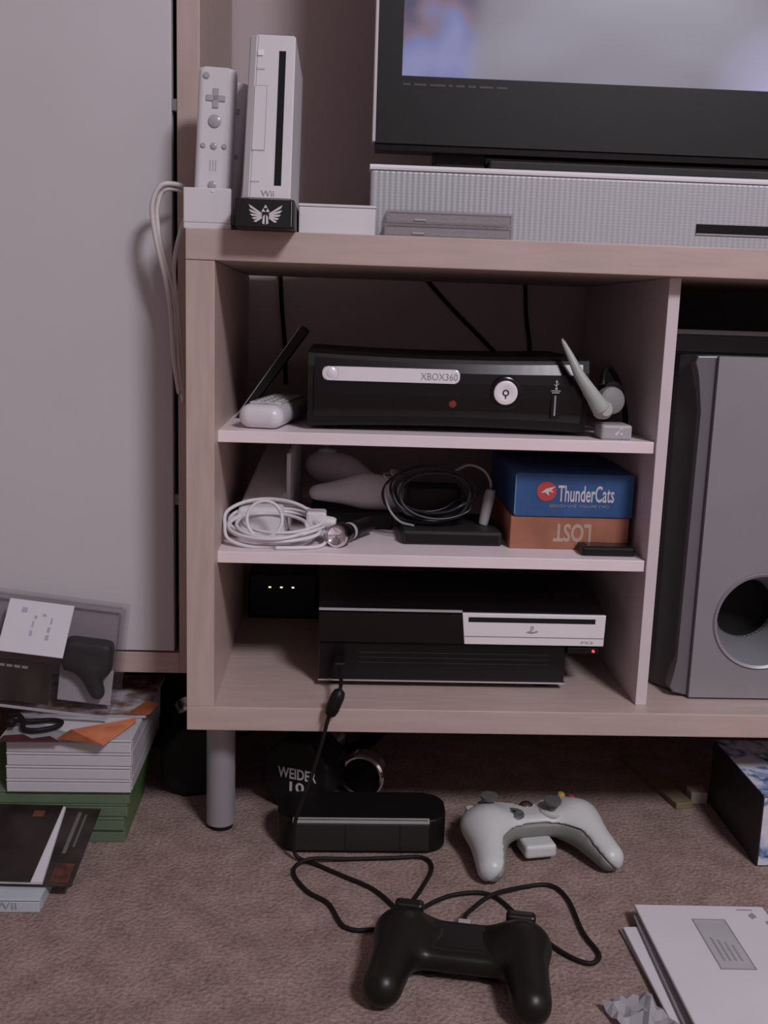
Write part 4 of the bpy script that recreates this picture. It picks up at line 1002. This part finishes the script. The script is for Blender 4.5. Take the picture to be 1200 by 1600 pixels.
for b_ in ((wx0-0.001, wx1+0.001, wy1, wy1+0.0012), (wx0-0.001, wx1+0.001, wy0-0.0012, wy0), (wx0-0.001, wx0, wy0, wy1), (wx1, wx1+0.001, wy0, wy1)): add_box(bm, *b_, 0.0034, 0.0041)
link('window_edge', bm_done(bm, 'window_edge'), gtext_m, t)
flat('address_lines', [[(wx0+0.006+k*0.0055, wy0+0.012), (wx0+0.008+k*0.0055, wy0+0.012), (wx0+0.008+k*0.0055, wy0+0.05-k*0.004), (wx0+0.006+k*0.0055, wy0+0.05-k*0.004)] for k in range(4)], Matrix.Translation((0, 0, 0.0039)), gtext_m, t, 0.0001)
flat('postmark', [[(0.036, 0.1035), (0.052, 0.1035), (0.052, 0.1055), (0.036, 0.1055)], [(0.046, 0.088), (0.052, 0.092), (0.050, 0.100), (0.044, 0.095)], [(0.058, 0.076), (0.063, 0.078), (0.062, 0.086), (0.057, 0.084)]], Matrix.Translation((0, 0, 0.0036)), gtext_m, t, 0.0002)
# crumpled scrap
rd = random.Random(3); bm = bmesh.new(); g = {}
for i in range(8):
    for j in range(8):
        g[i, j] = bm.verts.new((-0.025+i*0.0065, -0.03+j*0.0085, 0.004+rd.uniform(0, 0.010)*(0.4+0.6*math.sin(i*1.3)*math.cos(j*1.1)+0.4)))
fs = [bm.faces.new((g[i, j], g[i+1, j], g[i+1, j+1], g[i, j+1])) for i in range(7) for j in range(7)]
bmesh.ops.solidify(bm, geom=fs, thickness=0.0006)
sc_ = link('paper_scrap', bm_done(bm, 'paper_scrap'), paper, None)
solo(sc_, (0, 0, 0), 'crumpled white paper scrap left of the mail pile', 'paper'); sc_.location = (0.430, -0.285, 0.0); sc_.rotation_euler = (0, 0, 0.3)

# ------------------------------------------------------------------ pile of cases at the left
def game_case(lab, x0, x1, y0, y1, z0, hgt, m_, lip, rz=0.0, group=None, spine=None, face=None):
    cx, cy = (x0+x1)/2, (y0+y1)/2; w, h = (x1-x0)/2, (y1-y0)/2
    t = thing('game_case', lab, 'game case', (cx, cy, z0), (0, 0, rz), group)
    bm = bmesh.new()
    add_box(bm, -w, w, -h, h, 0.0003, hgt*0.76, 0.0008); add_box(bm, -w-0.0003, w+0.0003, -h-0.0006, h, hgt*0.82, hgt-0.0003, 0.0008)
    link('shell', bm_done(bm, 'shell'), m_, t)
    box('lip', (-w+0.001, w-0.001, -h+0.001, h-0.001, hgt*0.74, hgt*0.84), lip, t, 0)
    box('sleeve', (w-0.0004, w+0.0004, -h+0.006, h-0.006, 0.001, hgt-0.001), face or m_, t, 0)
    return t
wn = ('lowest', 'second lowest', 'second highest', 'topmost')
gh = 0.0158; z = 0.0
for k in range(4):
    dx = (0.0, 0.001, 0.004, 0.007)[k]
    game_case('green game case, %s of the four green cases in the pile' % wn[k], -0.262+dx, -0.0735+dx, 0.018+(0.002, 0, 0.001, 0)[k], 0.153, z, gh, green_p, green_d, math.radians((0.6, -0.4, 0.2, 0)[k]), 'green game cases', face=mat('green_sleeve', (0.07, 0.14, 0.05, 1), 0.4, var=0.3))
    z += gh
case_w = mat('case_white', (0.56, 0.55, 0.58, 1), 0.35, var=0.02)
case_l = mat('case_white_lip', (0.42, 0.41, 0.44, 1), 0.4, var=0.02)
wh = 0.0156
for k in range(4):
    dx = (0.0, 0.0006, 0.0012, 0.0014)[k]
    game_case('white game case, %s of the four white cases on the green ones' % wn[k], -0.199+dx, -0.0640+dx, 0.013, 0.203, z, wh, case_w, case_l, math.radians((0.2, -0.2, 0.1, 0)[k]), 'white game cases')
    z += wh
ZP = z
free()
def sheet(name, pts, z0, m_, th=0.0004, warp=0.0):
    bm = bmesh.new()
    lo = [bm.verts.new((x, y, z0+w_)) for x, y, w_ in pts]; f = bm.faces.new(lo)
    bmesh.ops.solidify(bm, geom=[f], thickness=th)
    return link(name, bm_done(bm, name), m_, None)
# magazine and flyers on the white cases
t = thing('magazine', 'glossy magazine sticking out at the back of the pile', 'magazine', (-0.13, 0.15, ZP))
box('pages', (-0.205, -0.0580, 0.075, 0.208, ZP+0.0003, ZP+0.0040), paper_g, t, 0.0006)
box('cover', (-0.2052, -0.0576, 0.0748, 0.2082, ZP+0.0040, ZP+0.0046), mag_m, t, 0)
free()
solo(sheet('flyer', [(-0.204, 0.0045, 0.0), (-0.105, 0.0055, 0.0), (-0.066, 0.060, 0.0008), (-0.068, 0.0735, 0.001), (-0.205, 0.0735, 0.001)], ZP+0.0004, paper), (-0.14, 0.04, ZP), 'white flyer with folded edge on the white game cases', 'flyer')
solo(sheet('flyer', [(-0.140, 0.002, 0.004), (-0.088, -0.006, 0.0005), (-0.066, 0.058, 0.001), (-0.0665, 0.064, 0.004), (-0.130, 0.022, 0.0062)], ZP+0.0015, orange_m), (-0.1, 0.03, ZP), 'orange flyer hanging over the front of the white game cases', 'flyer')
solo(sheet('flyer', [(-0.080, 0.073, 0.0), (-0.0545, 0.0735, 0.0), (-0.047, 0.105, 0.001), (-0.064, 0.112, 0.002)], ZP+0.0055, orange_m), (-0.06, 0.09, ZP), 'orange slip over the magazine at the right of the pile', 'flyer')
solo(sheet('flyer', [(-0.203, -0.002, 0.001), (-0.135, -0.001, 0.002), (-0.150, 0.012, 0.003), (-0.168, 0.007, 0.002), (-0.180, 0.016, 0.003), (-0.200, 0.014, 0.002)], ZP+0.0012, mat('dark_red_print', (0.16, 0.05, 0.06, 1), 0.5, var=0.3)), (-0.17, 0.005, ZP), 'dark red torn slip at the front edge of the white game cases', 'flyer')
t = thing('audio_cable', 'short black cable looped on the flyer in front of the clear pack', 'cable', (-0.17, 0.04, ZP+0.004))
tube('loop', [(-0.198, 0.028, ZP+0.012), (-0.192, 0.040, ZP+0.010), (-0.180, 0.048, ZP+0.006), (-0.158, 0.052, ZP+0.006), (-0.146, 0.046, ZP+0.006), (-0.150, 0.032, ZP+0.006), (-0.168, 0.022, ZP+0.006), (-0.182, 0.026, ZP+0.006), (-0.186, 0.038, ZP+0.009), (-0.194, 0.050, ZP+0.012), (-0.206, 0.054, ZP+0.010)], 0.0028, black_r, t, sub=6)
box('knot', (-0.2015, -0.1925, 0.026, 0.036, ZP+0.006, ZP+0.016), black_r, t, 0.003, 2)

# clear blister pack
t = thing('blister_pack', 'clear plastic blister pack with white label, on top of the pile by the cabinet', 'package', (-0.0965, 0.052, ZP+0.0085), (0, math.radians(6.5), 0))
prof = [(0.0, 0.0), (0.0, 0.060), (0.040, 0.118), (0.050, 0.118), (0.050, 0.0)]
def shell(bm, poly, x0, x1):
    lo = [bm.verts.new((x0, p[0], p[1])) for p in poly]; hi = [bm.verts.new((x1, p[0], p[1])) for p in poly]
    bm.faces.new(lo); bm.faces.new(hi); n = len(poly)
    for i in range(n): bm.faces.new((lo[i], lo[(i+1) % n], hi[(i+1) % n], hi[i]))
bm = bmesh.new(); shell(bm, prof, -0.20, 0.0)
bmesh.ops.bevel(bm, geom=list(bm.edges), offset=0.003, segments=2, affect='EDGES')
link('clear_shell', bm_done(bm, 'clear_shell'), clear_m, t)
box('flange', (-0.203, 0.004, 0.049, 0.0506, 0.0, 0.121), clear_m, t, 0)
box('bottom_edge', (-0.20, 0.0, -0.001, 0.001, -0.0008, 0.0022), lgrey_p, t, 0.0003)
box('printed_card', (-0.19, -0.068, 0.004, 0.006, 0.006, 0.054), cover_m, t, 0)
flat('card_print', [[(-0.143+k*0.0085, 0.046), (-0.1365+k*0.0085, 0.046), (-0.1365+k*0.0085, 0.0488), (-0.143+k*0.0085, 0.0488)] for k in range(6)], facing(0, 0.0037, 0), gtext_m, t)
hexa('label', [(-0.128, 0.0012, 0.0635), (-0.0560, 0.0012, 0.0635), (-0.0560, 0.0362, 0.1142), (-0.128, 0.0362, 0.1142), (-0.128, -0.0008, 0.0650), (-0.0560, -0.0008, 0.0650), (-0.0560, 0.0342, 0.1156), (-0.128, 0.0342, 0.1156)], paper, t)
up_ = Vector((0, 0.035, 0.0507)).normalized()
mk = [[(x, y), (x+w_, y), (x+w_, y+h_), (x, y+h_)] for x, y, w_, h_ in ((-0.006, -0.010, 0.003, 0.006), (-0.0055, 0.000, 0.002, 0.007), (-0.0045, 0.010, 0.003, 0.004), (0.012, -0.013, 0.004, 0.006), (0.0125, -0.004, 0.003, 0.006), (0.014, 0.006, 0.002, 0.007), (0.004, 0.014, 0.004, 0.003), (-0.02, 0.016, 0.006, 0.006))]
flat('handwriting', mk, facing(-0.092, 0.0166, 0.0905, up=up_), mat('blue_ink', (0.40, 0.38, 0.49, 1), 0.6), t, 0.0002)
def gadget(P):
    d = sd_box(P, (-0.033, 0.026, 0.062), (0.028, 0.013, 0.020), 0.008)
    d = smin(d, sd_cone(P, (-0.030, 0.022, 0.045), (-0.018, 0.020, 0.022), 0.012, 0.009), 0.01)
    return d
sdf('earpiece', gadget, (-0.068, 0.004, 0.006), (0.0, 0.046, 0.088), 0.0035, dgrey_p, t)
box('inner_tray', (-0.065, -0.004, 0.030, 0.034, 0.003, 0.045), lgrey_p, t, 0.001)

# white case and booklets in front of the pile
t = game_case('pale blue game case lying flat on the carpet in front of the pile', -0.318, -0.1275, -0.120, 0.012, 0.0, 0.0155, mat('case_blue_white', (0.48, 0.53, 0.57, 1), 0.35, var=0.04), case_l)
text('spine_lettering', 'Wii', 0.022, 0.0075, facing(0.062, -0.0665, 0.0078), gtext_m, t)
th = math.atan2(0.026, 0.118)
t = thing('leaflet', 'dark glossy leaflet sticking out under the black booklet', 'leaflet', (-0.17, -0.102, 0.0165), (th, 0, math.radians(-2)))
box('sheet', (-0.06, 0.0690, 0.003, 0.122, 0.0, 0.0008), cover_m, t, 0)
box('print_patch', (0.045, 0.0640, 0.008, 0.035, 0.0007, 0.0010), mat('ember_print', (0.09, 0.030, 0.018, 1), 0.4, var=0.6, scale=80), t, 0)
box('print_stripe', (0.046, 0.050, 0.050, 0.115, 0.0007, 0.0010), mat('dim_stripe', (0.13, 0.125, 0.12, 1), 0.4), t, 0)
box('print_stripe', (0.0545, 0.0565, 0.060, 0.112, 0.0007, 0.0010), mat('dim_stripe', (0.13, 0.125, 0.12, 1), 0.4), t, 0)
t = thing('booklet', 'black booklet with white edge strip propped against the green cases', 'booklet', (-0.17, -0.102, 0.0178), (th, 0, math.radians(-2)))
hexa('pages', [(-0.16, 0.004, 0.0), (0.0400, 0.004, 0.0), (0.0310, 0.119, 0.0), (-0.16, 0.119, 0.0), (-0.16, 0.004, 0.0035), (0.0400, 0.004, 0.0035), (0.0310, 0.119, 0.0035), (-0.16, 0.119, 0.0035)], paper, t)
box('cover', (-0.16, 0.0285, 0.003, 0.1195, 0.0035, 0.0047), mat('brown_black_cover', (0.022, 0.014, 0.012, 1), 0.35, var=0.5, scale=20), t, 0)
box('cover_mark', (0.000, 0.012, 0.100, 0.110, 0.0046, 0.0049), mat('ember_mark', (0.12, 0.045, 0.02, 1), 0.4, var=0.5), t, 0)
